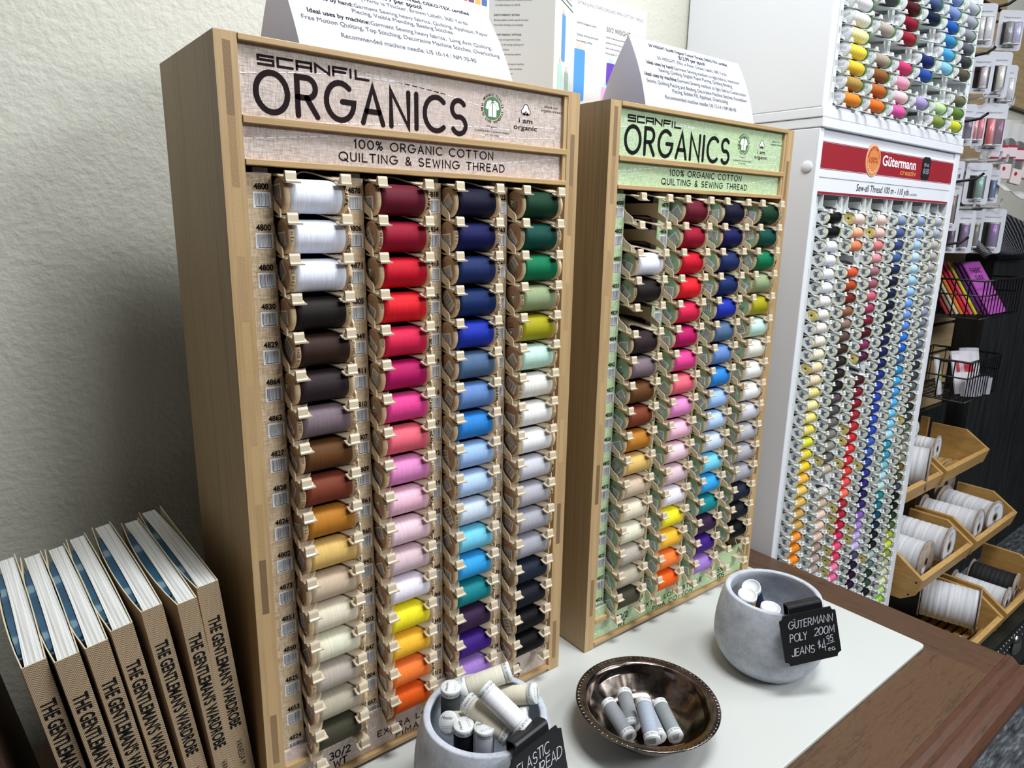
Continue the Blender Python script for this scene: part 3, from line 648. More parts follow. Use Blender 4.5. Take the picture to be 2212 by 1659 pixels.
def d3(b, T, w, h):
    b.rect(0, h * .845, w, h, M['leafwhite'], T, .0001)
    b.font('EXTRA LONG STAPLE ORGANIC PIMA COTTON THREAD', w * .02, h * .905, .0046, M['inkgrey'], T, .0002, width=w * .93)
    conepic(b, T, w * .06, h * .16, h * .55, .0125, pc['blue'], pc['tan'])
    for i, t_ in enumerate(('Solid & Variegated Colors', '', 'Quilting, stitching, decorative', 'hand sewing, crafting')): 
        if t_: b.font(t_, w * .02, h * (.76 - .045 * i), .0030, M['inkgrey'], T, .0002, sx=.9)
    b.font('50/2 WEIGHT', w * .42, h * .755, .0068, M['inkgrey'], T, .0002, sx=.95); b.font('- Solid Colors', w * .78, h * .757, .0026, M['inkgrey'], T, .0002)
    for i, t_ in enumerate(('Perfect for quilt piecing and bindings, bobbin fill, sewing', 'garments, heirloom sewing, appliqué, quilting and piecing', 'seams, overlock stitching and paper piecing', 'Machine Needle: US 12-14 / NM 80-90')): b.font(t_, w * .42, h * (.705 - .042 * i), .0026, M['inkgrey'], T, .0002, sx=.85)
    conepic(b, T, w * .50, h * .32, h * .50, .009, pc['violet'], pc['mint']); conepic(b, T, w * .44, h * .08, h * .30, .009, pc['pink'], pc['mint'])
    b.font('2300 Yards', w * .03, h * .05, .003, M['inkgrey'], T, .0002); b.font('500 Yards', w * .38, h * .05, .003, M['inkgrey'], T, .0002)
A_, B_, C_, D_ = (.410, .175), (.474, .115), (.565, .172), (.721, .174); Z_ = (.315, .170)
leaf(Z_, A_, .205, M['leafwhite'], d0); leaf(A_, B_, .205, M['leafgrey'], d1); leaf(B_, C_, .205, M['leafgrey'], d2); leaf(C_, D_, .178, M['leafgrey'], d3)

# ------------------------------------------------------------------ books leaning at the left of the racks
def herring():
    k = N('herringbone_cloth'); co = k.n('ShaderNodeTexCoord'); sp = k.n('ShaderNodeSeparateXYZ'); k.l(co.outputs['Object'], sp.inputs[0])
    pp = k.n('ShaderNodeMath', operation='PINGPONG'); k.l(sp.outputs[0], pp.inputs[0]); pp.inputs[1].default_value = .0045
    ad = k.n('ShaderNodeMath', operation='MULTIPLY_ADD'); k.l(pp.outputs[0], ad.inputs[0]); ad.inputs[1].default_value = -1.1; k.l(sp.outputs[2], ad.inputs[2])
    si = k.n('ShaderNodeMath', operation='MULTIPLY'); k.l(ad.outputs[0], si.inputs[0]); si.inputs[1].default_value = 2 * PI / .0023
    sn = k.n('ShaderNodeMath', operation='SINE'); k.l(si.outputs[0], sn.inputs[0])
    mr = k.n('ShaderNodeMapRange'); k.l(sn.outputs[0], mr.inputs[0]); mr.inputs[1].default_value = -1
    k.l(k.ramp(mr.outputs[0], [(.25, lin('#7b6850')), (.7, lin('#b9a284'))]), k.b.inputs['Base Color']); k.set(Roughness=.8); k.bump(sn.outputs[0], .2, .0004)
    return k.m
M['herring'] = herring()
k = N('page_edges'); t = k.n('ShaderNodeTexNoise', i_Scale=1.0, i_Detail=3.0); k.l(k.coord((1400, 6, 6)), t.inputs['Vector'])
k.l(k.ramp(t.outputs[0], [(.3, lin('#a8a8a4')), (.5, lin('#dedfdd')), (.7, lin('#efefed'))]), k.b.inputs['Base Color']); k.set(Roughness=.85); k.bump(t.outputs[0], .4, .0008); M['pages'] = k.m
M['cream'] = flat('cream_board', '#d8d0b4', .6)
k = N('blue_flap_print'); t = k.n('ShaderNodeTexVoronoi', i_Scale=1.0); k.l(k.coord((20, 28, 20)), t.inputs['Vector'])
k.l(k.ramp(t.outputs['Distance'], [(.25, lin('#6e8a9c')), (.32, lin('#2c5878')), (.6, lin('#1f4763'))]), k.b.inputs['Base Color']); k.set(Roughness=.35); M['flap'] = k.m
BOOKS = [(-.1884, -.1729, -.0235, 8.0), (-.1672, -.1509, -.0300, 8.1), (-.1453, -.1294, -.0238, 8.0), (-.1244, -.1081, -.0085, 8.0), (-.0974, -.0806, .0090, 7.4), (-.0686, -.0524, .0028, 6.0), (-.0464, -.0273, .0230, 5.2)]
BH, BD = .281, .226
def book(i, xl, xr, y, tilt):
    names = ['leftmost of the row, beside the dark wooden block', 'second from the left of the row', 'third from the left of the row', 'middle one of seven', 'third from the bamboo rack', 'second from the bamboo rack', 'nearest the bamboo rack']
    th = math.radians(tilt); w = (xr - xl) + .0014; T_ = .272
    zb = -.0; Hh = (T_ - zb) / math.cos(th)
    cx = (xl + xr) / 2 + math.tan(th) * (T_ - zb)
    r = thing('book', f'softcover book with herringbone spine, {names[i]}', 'book', (cx, y, zb + w / 2 * math.sin(th) + .0002), (0, -th, math.radians(1.6)), 'row of herringbone books leaning beside the rack')
    hw = w / 2; c = .0009; gl = .0040 + .0008 * (i % 3)
    # cover: U shape in plan, its left board bowing out round the folded flap; the right board follows the block
    def ring(off):
        right = [(hw - off, off)] + [(hw - off + .0012 * math.sin(PI * q / 8) + (.0035 * (q / 8) ** 3 if i == 6 else 0), BD * q / 8) for q in range(1, 9)]
        left = [(-hw + off, off)] + [(-hw + off - gl * math.sin(PI * min(1, (q / 8) * 1.05)) ** .8 - .001 * q / 8, BD * q / 8) for q in range(1, 9)]
        return left, right
    lo, ro = ring(0); li, ri = ring(c)
    outl = list(reversed(lo)) + ro; inn = list(reversed(li)) + ri
    n = len(outl); b = MB()
    vs = [(p[0], p[1], z) for z in (0, Hh) for p in outl] + [(p[0], p[1], z) for z in (0, Hh) for p in inn]
    side = [(j, j + 1, n + j + 1, n + j) for j in range(n - 1)]
    b.add(vs, side, M['herring']); b.add(vs, [(2 * n + j + 1, 2 * n + j, 3 * n + j, 3 * n + j + 1) for j in range(n - 1)], M['cream'])
    b.add(vs, [(n + j, n + j + 1, 3 * n + j + 1, 3 * n + j) for j in range(n - 1)] + [(0, n, 3 * n, 2 * n), (n - 1, 3 * n - 1, 4 * n - 1, 2 * n - 1)], M['cream'])
    Ts = frame((0, -.0002, 0), (0, 0, -1), (1, 0, 0))
    b.font("THE GENTLEMAN'S WARDROBE", -Hh + .0365, -.0054, .0106, M['inkblack'], Ts, 0, width=.1335, bold=.03)
    b.font('VANESSA M', -Hh + .0365 + .150, -.0030, .0058, M['inkblack'], Ts, 0, sx=.75)
    b.build('cover', r)
    b = MB(); x0, x1 = -hw + .0022, hw - .0012; m = 10
    zt = Hh - .0012
    bl = [(x0, c + .0004)] + [(x0 + .0012 * math.sin(PI * q / m), c + (BD - .004) * q / m) for q in range(1, m + 1)]
    br = [(x1, c + .0004)] + [(x1 + .0006 * math.sin(PI * q / m) - (.003 * (q / m) ** 2 if i == 6 else .0006 * q / m), c + (BD - .004) * q / m) for q in range(1, m + 1)]
    b.prism(bl + list(reversed(br)), .001, zt, M['pages']); b.build('page_block', r)
    b = MB(); pl = [(p[0] + .0008, p[1]) for p in li]; pr = [(x0 - .0004 + .0012 * math.sin(PI * q / 8), c + (BD - .004) * q / 8) for q in range(9)]
    pts = pl[1:8] + list(reversed(pr[1:8]))
    b.prism(pts, .004, zt - .0014, M['flap'])
    b.tube([(-hw + .0008, .020, zt - .0014), (-hw + .0008, .020, .01)], .0013, 8, M['flap'])
    b.build('flap', r, .0006)
for i, (xl, xr, y, tl) in enumerate(BOOKS): book(i, xl, xr, y, tl)
b = MB(); b.box(-.02, .02, 0, .20, 0, .205, M['darkoak']); o = b.build('bookend', None, .002)
o.location = (-.200, -.035, .0004); o.rotation_euler = (0, math.radians(-9), 0)
tag(o, 'dark brown wooden block holding up the leaning books', 'bookend')
# ------------------------------------------------------------------ concrete pots, chalk tags, bowl and their reels
k = N('grey_concrete'); t = k.n('ShaderNodeTexNoise', i_Scale=1.0, i_Detail=8.0, i_Roughness=.65); k.l(k.coord((22, 22, 34)), t.inputs['Vector'])
t2 = k.n('ShaderNodeTexNoise', i_Scale=260.0, i_Detail=2.0); k.l(k.coord((1, 1, 1)), t2.inputs['Vector'])
mx = k.n('ShaderNodeMath', operation='MULTIPLY_ADD'); k.l(t2.outputs[0], mx.inputs[0]); mx.inputs[1].default_value = .25; k.l(t.outputs[0], mx.inputs[2])
k.l(k.ramp(mx.outputs[0], [(.45, lin('#a0a6b2')), (.62, lin('#b9bfca')), (.85, lin('#d2d7e0'))]), k.b.inputs['Base Color']); k.set(Roughness=.85); k.bump(mx.outputs[0], .3, .0012); M['concrete'] = k.m
def pot(x, y, label):
    b = MB(); H = .115
    p = [(.0, .0), (.046, 0), (.053, .002)] + [(.053 + (.076 - .053) * math.sin(PI / 2 * q / 8), .002 + .046 * (q / 8) ** 1.15) for q in range(1, 9)]
    p += [(.0657 + .0103 * math.cos(PI / 2 * q / 8) ** .8, .048 + (H - .0015 - .048) * (q / 8)) for q in range(1, 9)]
    p += [(.0652, H - .0004), (.0640, H), (.0600, H), (.0586, H - .0006), (.0580, H - .002)] + [(.0585 + .008 * math.sin(PI * q / 8), H - .002 - (H - .03) * q / 8) for q in range(1, 9)] + [(.05, .022), (0, .020)]
    b.lathe(p, 72, M['concrete'], caps=False); o = b.build('concrete_pot'); o.location = (x, y, .0002)
    return tag(o, label, 'pot', 'grey concrete pots on the board')
pot(.6665, -.175, 'round grey concrete pot beside the green-signed rack, holding three reels')
pot(.1905, -.127, 'round grey concrete pot in front of the beige-signed rack, full of reels')
def chalk_tag(pos, yaw, pit, roll, w, h, label, draw):
    u = Vector((math.cos(yaw), math.sin(yaw), 0)); n = Vector((math.sin(yaw), -math.cos(yaw), 0)); d = Vector((0, 0, -1)) * math.cos(pit) + n * math.sin(pit)
    uu = math.cos(roll) * u + math.sin(roll) * d; dd = -math.sin(roll) * u + math.cos(roll) * d
    r = thing('chalk_tag', label, 'sign', pos, (0, 0, 0), 'chalk price tags clipped to the pots')
    T = frame((0, 0, 0), uu, -dd)
    q = .006
    def notch(cx, cy, a0): return [(cx + q * math.cos(math.radians(a0 + 90 * i / 5)), cy + q * math.sin(math.radians(a0 + 90 * i / 5))) for i in range(6)]
    pts = list(reversed(notch(w / 2, 0, 180))) + list(reversed(notch(-w / 2, 0, 270))) + list(reversed(notch(-w / 2, -h, 0))) + list(reversed(notch(w / 2, -h, 90)))
    b = MB(); b.prism(pts, -.002, 0, M['chalkboard'], T); draw(b, T); b.build('board', r)
    b = MB(); cw = .0235
    prof = [(-.004, -.0022), (.0075, -.0022), (.0100, -.0035), (.0110, -.0060), (.0110, -.0150), (.0095, -.0170), (-.010, -.0185), (-.010, -.0172), (.0080, -.0158), (.0096, -.0142), (.0096, -.0064), (.0070, -.0044), (-.004, -.0040)]
    b.prism(prof, -cw, cw, M['black'], T @ frame((0, 0, 0), (0, 1, 0), (0, 0, 1)) , smooth=False); b.build('clip', r, .0004)
def w1(b, T):
    b.stext('GUTERMANN', -.0285, -.0192, .0098, .00050, M['chalk'], T, .0002, width=.0610, gap=.2, slant=.18, jit=.06)
    for dx in (-.0200, -.0178): b.disc(dx, -.0068, .0006, M['chalk'], T, 8, .0002)
    b.stext('POLY', -.0285, -.0365, .0102, .00050, M['chalk'], T, .0002, width=.0235, gap=.2, slant=.15, jit=.06); b.stext('200M', .0050, -.0350, .0100, .00050, M['chalk'], T, .0002, width=.0275, gap=.14, slant=.2, jit=.05)
    b.stext('JEANS', -.0290, -.0560, .0098, .00050, M['chalk'], T, .0002, width=.0310, gap=.2, slant=.18, jit=.06)
    b.stext('$', .0080, -.0520, .0090, .00045, M['chalk'], T, .0002, sx=.75, slant=.1); b.stext('4', .0135, -.0575, .0160, .00050, M['chalk'], T, .0002, sx=.55)
    b.stext('95', .0210, -.0465, .0082, .00045, M['chalk'], T, .0002, sx=.8, slant=.1); b.strokes([[(.0200, -.0495), (.0310, -.0480)]], .0004, M['chalk'], T, .0002)
    e = [[(.0215, -.0568), (.0250, -.0566)] + [(.0233 + .0018 * math.cos(math.radians(a)), -.0572 + .0020 * math.sin(math.radians(a))) for a in range(15, 320, 30)],
         [(.0283 + .0018 * math.cos(math.radians(a)), -.0572 + .0020 * math.sin(math.radians(a))) for a in range(40, 380, 30)] + [(.0303, -.0592), (.0312, -.0586)]]
    b.strokes(e, .00040, M['chalk'], T, .0002)
def w2(b, T):
    b.stext('ELASTIC', -.0300, -.0185, .0105, .00052, M['chalk'], T, .0002, width=.0470, gap=.2, slant=.15, jit=.06)
    b.stext('THREAD', -.0170, -.0330, .0110, .00052, M['chalk'], T, .0002, width=.0500, gap=.16, slant=.15, jit=.06)
chalk_tag((.6325, -.2430, .1275), -.59, .165, -.185, .078, .069, 'black chalk tag clipped to the pot nearer the green-signed rack, price $4.95', w1)
chalk_tag((.200, -.1975, .1200), .14, .25, 0, .078, .069, 'black chalk tag clipped to the pot in front of the beige-signed rack', w2)
# reels with white caps: axis along local x, +x end carries the printed disc
def reel_mesh(r, L, part, bar=False):
    b = MB(); h = L / 2; ct = .0075 * L / .056
    if part == 'thread': b.lathe([(r * .90, -h + ct), (r * .97, -h + ct + .002), (r * .97, h - ct - .002), (r * .90, h - ct)], 32, M['thread'], axis='x')
    elif part == 'cap':
        b.lathe([(r * .35, h - ct * .2), (r * .88, h - ct * .15), (r * .9, h), (r, h), (r, h - ct + .0006), (r * .94, h - ct)], 32, M['whiteplastic'], axis='x') if bar == 'open' else b.lathe([(r * .94, h - ct), (r, h - ct + .0006), (r, h - .0006), (r * .96, h), (0, h)], 32, M['whiteplastic'], axis='x')
        fn = lambda a, y: (h - ct * .68 + y, (r + .0001) * math.cos(a / r), (r + .0001) * math.sin(a / r))
        b.stext('AMANN GROUP  MADE IN GERMANY'.replace('  ', ' ') if bar != 'open' else 'GUTERMANN . 200M . GUTERMANN', 0, 0, .0024, .00016, M['capprint'], sx=.9, gap=.3, fn=fn, dots=0)
        T = frame((h + .0001, 0, 0), (0, 1, 0), (0, 0, 1))
        if bar is True: b.barcode(-r * .6, -r * .5, r * .6, r * .45, T, .00005, 14)
        elif bar is False:
            b.font('Mettler', -r * .7, r * .25, r * .26, M['inkblack'], T, .00005, slant=.5, width=r * 1.2)
            for q in range(5): b.strokes([[( -r * .55 + q * r * .25, -r * .55), (-r * .42 + q * r * .25, -r * .55), (-r * .42 + q * r * .25, -r * .38), (-r * .55 + q * r * .25, -r * .38)]], .00012, M['capprint'], T, .00005, dots=0)
    return b.mesh(part)
RM = {}
for key, r_, L_ in (('m', .0108, .058), ('g', .0098, .055), ('j', .0135, .060)):
    RM[key] = (reel_mesh(r_, L_, 'thread'), reel_mesh(r_, L_, 'cap', False if key != 'j' else 'open'), reel_mesh(r_, L_, 'cap', True))
def reel(key, a, c, col, label, grp, roll=None):
    a = Vector(a); c = Vector(c); d = (c - a).normalized(); L = {'m': .058, 'g': .055, 'j': .060}[key]
    mid = (a + c) / 2 if (c - a).length < L * 1.4 else c - d * L / 2
    r = thing('thread_reel', label, 'reel', mid, (0, 0, 0), grp)
    q = Vector((1, 0, 0)).rotation_difference(d)
    from mathutils import Quaternion
    r.rotation_euler = (q @ Quaternion((1, 0, 0), random.uniform(0, 6.28) if roll is None else roll)).to_euler()
    o = put('thread', RM[key][0], r); o.color = lin(col)
    put('cap', RM[key][1], r); o2 = put('cap', RM[key][2], r); o2.rotation_euler = (0, 0, PI)
G2 = 'white-capped reels in the front pot'
def up(x, y, z, dx=0, dy=0): return ((x + dx, y + dy, z - .056), (x, y, z))
reel('m', *up(.1721, -.0885, .1300, .002, .004), '4a4e54', 'dark grey reel standing at the back of the reel-filled pot', G2)
reel('m', (.1860, -.0890, .1215), (.2327, -.1154, .1385), 'ddd9c8', 'cream reel lying on the far rim of the reel-filled pot, against the rack', G2)
reel('m', (.1756, -.1146, .1260), (.1930, -.1637, .1080), 'e2dcc9', 'cream reel slanting down beside the white one in the reel-filled pot', G2)
reel('m', (.1851, -.1311, .1480), (.2021, -.1790, .1220), 'eef0f6', 'white reel lying slanted on top of the pile in the reel-filled pot', G2)
reel('m', (.2120, -.1020, .1060), (.2438, -.1488, .1260), 'dfd9c4', 'cream reel poking out of the right rim of the reel-filled pot', G2)
reel('m', (.1890, -.0980, .0850), (.1540, -.1145, .1120), 'd6cfba', 'reel tilted outward behind the black one in the reel-filled pot', G2)
reel('m', *up(.1600, -.1310, .1165, .002, .003), '15161c', 'black reel standing near the front rim of the reel-filled pot', G2)
reel('m', *up(.1745, -.1470, .1175, .003, .004), 'eef1fb', 'white reel standing upright at the front of the reel-filled pot', G2)
reel('m', (.2000, -.1090, .0900), (.2280, -.1460, .1020), 'ece8dc', 'reel buried under the white one in the reel-filled pot, only its cap showing', G2)
GB = 'grey reels in the silver bowl'
for (a, c, col, lb) in (((.3865, -.1248, .0295), (.3723, -.1728, .0225), '979ba1', 'grey reel in the silver bowl, leftmost of the five'), ((.4180, -.1220, .0320), (.3835, -.1692, .0245), '8e9296', 'grey reel in the silver bowl, behind the topmost one'),
        ((.4049, -.1641, .0520), (.3719, -.2093, .0380), 'a3adbd', 'bluish grey reel lying on top of the others in the silver bowl'), ((.4418, -.1618, .0265), (.4175, -.2072, .0215), '8d9395', 'grey reel in the silver bowl, rightmost with a barcode end'), ((.4235, -.1520, .0280), (.3990, -.1960, .0225), '9aa0a8', 'grey reel mostly hidden under the bluish one in the bowl')):
    reel('g', c, a, col, lb, GB, roll=1.5)
GJ = 'jeans reels in the rear pot'
reel('j', (.664, -.134, .042), (.6535, -.1440, .0995), 'c8923e', 'mustard jeans reel in the pot beside the green-signed rack', GJ)
reel('j', (.705, -.132, .050), (.6745, -.1360, .1000), '28304a', 'navy jeans reel behind the mustard one in the pot', GJ)
reel('j', (.655, -.176, .040), (.6510, -.1825, .0980), '2a2c38', 'jeans reel with open white cap close to the chalk tag in the pot', GJ)
# silver bowl
k = N('tarnished_silver'); t = k.n('ShaderNodeTexNoise', i_Scale=1.0, i_Detail=7.0, i_Roughness=.7); k.l(k.coord((55, 55, 55)), t.inputs['Vector'])
k.l(k.ramp(t.outputs[0], [(.35, lin('#544b48')), (.55, lin('#7b726b')), (.75, lin('#9c9386'))]), k.b.inputs['Base Color'])
mr = k.n('ShaderNodeMapRange'); k.l(t.outputs[0], mr.inputs[0]); mr.inputs[3].default_value = .05; mr.inputs[4].default_value = .26; k.l(mr.outputs[0], k.b.inputs['Roughness']); k.set(Metallic=1.0); M['silver'] = k.m
bowl = thing('silver_bowl', 'tarnished silver bowl with a beaded rim standing between the two pots', 'bowl', (.415, -.163, .0002))
b = MB()
b.lathe([(.034, .0), (.036, .0), (.036, .003), (.033, .005), (.045, .008), (.060, .016), (.072, .030), (.0765, .040), (.080, .0425), (.0875, .0440), (.0887, .0452), (.0878, .0464), (.0862, .0464), (.0785, .0448), (.0760, .0436), (.0735, .0400), (.0715, .0330), (.0700, .0318), (.0575, .0175), (.044, .0085), (.020, .0060), (0, .0056)], 96, M['silver'], caps=False)
b.build('bowl_body', bowl)
b = MB()
for i in range(84):
    a = 2 * PI * i / 84; ca, sa = math.cos(a), math.sin(a)
    T = Matrix.Translation((.0856 * ca, .0856 * sa, .0461)) @ Matrix.Rotation(a, 4, 'Z') @ Matrix.Diagonal((1.3, .62, .4, 1))
    b.lathe([(0, -.0022), (.0015, -.0016), (.0022, 0), (.0015, .0016), (0, .0022)], 8, M['silver'], T, caps=False)
b.build('beaded_rim', bowl)
# ------------------------------------------------------------------ white thread cabinets beside the desk
CX0, CX1, CY0, CY1 = .992, 1.612, .011, .305
def c_(b, name, par, **k): return b.build(name, par, **k)
low = thing('thread_cabinet', 'tall white thread cabinet with a red header standing right of the desk', 'cabinet', (1.3, .16, FL))
upc = thing('thread_cabinet', 'white thread cabinet stacked on top of the one with the red header', 'cabinet', (1.3, .16, .8215))
def cb(par):
    m = MB(); m.org = Vector(par.location); return m
def fin(b, name, par, **k):
    o = par.location; b.v = [(x - o[0], y - o[1], z - o[2]) for x, y, z in b.v]; return b.build(name, par, **k)
TOPL = .788; wh = M['white']
for x0, x1 in ((CX0, CX0 + .015), (1.585, CX1)):
    b = MB(); b.box(x0, x1, CY0, CY1, FL + .002, TOPL, wh); fin(b, 'side_panel', low, bevel=.0015)
b = MB(); b.box(CX0 + .015, 1.585, CY0 + .004, CY1, .770, TOPL - .0002, wh); fin(b, 'top_panel', low)
b = MB(); b.box(CX0 + .015, 1.585, .13, .14, FL + .002, .770, M['whiteplastic']); fin(b, 'back_panel', low)
b = MB(); b.box(CX0 - .0005, CX1 + .001, CY0 - .004, CY1, TOPL + .0008, TOPL + .0165, wh); fin(b, 'lid', low, bevel=.0015)
b = MB(); b.lathe([(0, CX0 - .0022), (.0085, CX0 - .0022), (.0100, CX0 - .001), (.0100, CX0 + .001)], 24, wh, Matrix.Translation((0, .0275, .7245)), axis='x', caps=False); fin(b, 'screw_cap', low)
sg = MB(); sg.box(1.0075, 1.5845, .0125, .016, .7085, .7695, wh); sg.box(1.0075, 1.5845, .0135, .016, .6795, .7080, wh)
T = front(0, .0124, 0); z = .0002
sg.rect(1.0076, .7236, 1.5844, .7662, M['red'], T, z); sg.rect(1.0076, .7670, 1.5844, .7678, M['red'], T, z); sg.rect(1.0076, .7218, 1.5844, .7226, M['red'], T, z)
T1 = front(0, .0134, 0); sg.rect(1.0076, .6800, 1.5844, .6842, M['red'], T1, z)
sg.font('Gütermann', 1.2390, .7420, .0185, M['stitch'], T, .0004, width=.152, bold=.022, slant=.0)
sg.font('creativ', 1.3210, .7290, .0105, M['orange'], T, .0004, width=.076, bold=.02)
sg.font('Sew-all Thread 100 m - 110 yds', 1.1500, .6905, .0125, M['inkblack'], T1, .0003, width=.228, slant=.1); sg.font('nm & CA 02776', 1.3820, .6905, .0045, M['inkgrey'], T1, .0003, width=.036)
fin(sg, 'header_sign', low)
b = MB(); Tb = front(1.2000, .0118, .7475); b.lathe([(.0, 0), (.0295, 0), (.030, .0004), (.0300, .0012)], 36, M['orange'], front(1.2000, .0122, .7475) @ Matrix.Rotation(PI, 4, 'X') @ Matrix.Translation((0, 0, -.0004)), caps=False)
b.disc(0, 0, .0288, M['stitch'], Tb, 36, .0003); b.disc(0, 0, .0278, M['orange'], Tb, 36, .0005); b.font('100%', 0, -.004, .0105, M['red'], Tb, .0007, align='C', width=.034)
for txt, a0, a1, R_ in (('PREMIUM QUALITY', 165, 15, .0205), ('by Gutermann', 205, 335, .0235)):
    for i, ch in enumerate(txt):
        a = math.radians(a0 + (a1 - a0) * i / (len(txt) - 1)); s_ = 1 if a0 < 180 else -1
        b.font(ch, 0, 0, .0052, M['red'] if s_ > 0 else M['stitch'], Tb @ frame((R_ * math.cos(a), R_ * math.sin(a), .0007), (s_ * math.sin(a), -s_ * math.cos(a), 0), (s_ * math.cos(a), s_ * math.sin(a), 0)), 0, align='C')
fin(b, 'quality_badge', low)
b = MB(); Tp = front(1.4400, .0117, .7475)
lob = [(.0215 * (1 - .13 * math.cos(4 * a_)) * math.cos(a_), .0250 * (1 - .10 * math.cos(4 * a_)) * math.sin(a_)) for a_ in [2 * PI * i / 40 for i in range(40)]]
b.prism(lob, 0, .0008, M['chalkboard'], Tp); b.stext('SEW ALL', 0, .0040, .0055, .00035, M['chalk'], Tp, .0010, align='C', width=.025, slant=.1); b.stext('$4.50', 0, -.0105, .0095, .0005, M['chalk'], Tp, .0010, align='C', width=.026, slant=.1)
fin(b, 'price_sticker', low)
# upper carcass
UX0, UX1 = .9905, 1.604
for x0, x1 in ((UX0, UX0 + .0185), (1.584, UX1)):
    b = MB(); b.box(x0, x1, CY0, CY1, .8215, 1.55, wh); fin(b, 'side_panel', upc, bevel=.0015)
b = MB(); b.box(UX0 - .0005, UX1 + .006, CY0 - .003, CY1, .8050, .8212, wh); fin(b, 'base_rail', upc, bevel=.0015)
b = MB(); b.box(UX0 + .0185, 1.584, .13, .14, .822, 1.545, M['whiteplastic']); fin(b, 'back_panel', upc)
b = MB(); b.box(UX0 + .0185, 1.584, CY0 + .003, CY1, 1.53, 1.5495, wh); fin(b, 'top_panel', upc)
b = MB(); b.box(UX0 + .0185, 1.584, CY0 + .001, .13, .8213, .8262, wh); fin(b, 'bottom_panel', upc)
# reels
def capm(kind):
    b = MB(); r = .0112; h = .0273 if kind != 'bar' else .0350
    if kind == 'print':
        b.lathe([(.0, -h), (r * .93, -h), (r, -h + .0006), (r, -h + .0040), (r * .93, -h + .0052)], 24, M['capcream'], axis='x', caps=False)
        T = frame((-h - .0001, 0, 0), (0, -1, 0), (0, 0, 1)); b.disc(0, 0, r * .9, M['whiteplastic'], T, 24); g = M['capprint']
        b.rect(-.0042, -.0052, .0042, -.0040, g, T, .0001); b.rect(-.0028, -.0040, .0028, .0032, g, T, .0001); b.rect(-.0046, .0032, .0046, .0046, g, T, .0001); b.strokes([[(-.006, -.002), (.0055, .0062)], [(.0034, -.0020), (.0062, -.0046)], [(-.0050, .0010), (-.0030, .0060)]], .0005, g, T, .00012, dots=0)
    elif kind == 'yellow':
        b.lathe([(.0026, -h + .004), (.0026, -h + .0004), (.0040, -h), (r * .93, -h), (r, -h + .0006), (r, -h + .0040), (r * .93, -h + .0052)], 24, M['capyellow'], axis='x', caps=False)
        T = frame((-h - .0001, 0, 0), (0, -1, 0), (0, 0, 1)); b.disc(0, 0, .0026, M['caphole'], T, 14, -.003)
        for i in range(8): a = 2 * PI * i / 8; b.rect(.0062 * math.cos(a) - .0006, .0062 * math.sin(a) - .0006, .0062 * math.cos(a) + .0006, .0062 * math.sin(a) + .0006, M['caphole'], T, .00005)
    else:
        r = .0118; b.lathe([(.0, -h), (r * .95, -h), (r, -h + .0005), (r, -h + .0035), (r * .93, -h + .0045)], 26, M['whiteplastic'], axis='x', caps=False)
        T = frame((-h - .0001, 0, 0), (0, -1, 0), (0, 0, 1)); b.barcode(-.0068, -.0040, .0068, .0042, T, .00005, 14, False)
    return b.mesh('cap')
def rimm(mat, h=.0273):
    b = MB(); r = .0108; b.lathe([(r * .9, h - .0048), (r, h - .0038), (r, h - .0006), (r * .9, h)], 24, mat, axis='x'); return b.mesh('end_rim')
def thm(r, h=.0226):
    b = MB(); b.lathe([(r * .86, -h), (r * .96, -h + .002), (r * 1.0, -h + .010), (r * 1.0, h - .010), (r * .96, h - .002), (r * .86, h)], 28, M['zthread'], axis='x'); return b.mesh('thread')
CAP = {q: capm(q) for q in ('print', 'yellow', 'bar')}; RIM = {'low': rimm(M['capcream']), 'up': rimm(M['greenrim'], .0350)}; TH = {'low': thm(.0100), 'up': thm(.0108, .0303)}
SHU = shelf_mesh(.0710, M['whiteplastic'], .7, .09, True, .0065, .3)
SH2 = shelf_mesh(.0575, M['whiteplastic'], .7, .09, True, .0065, .3)
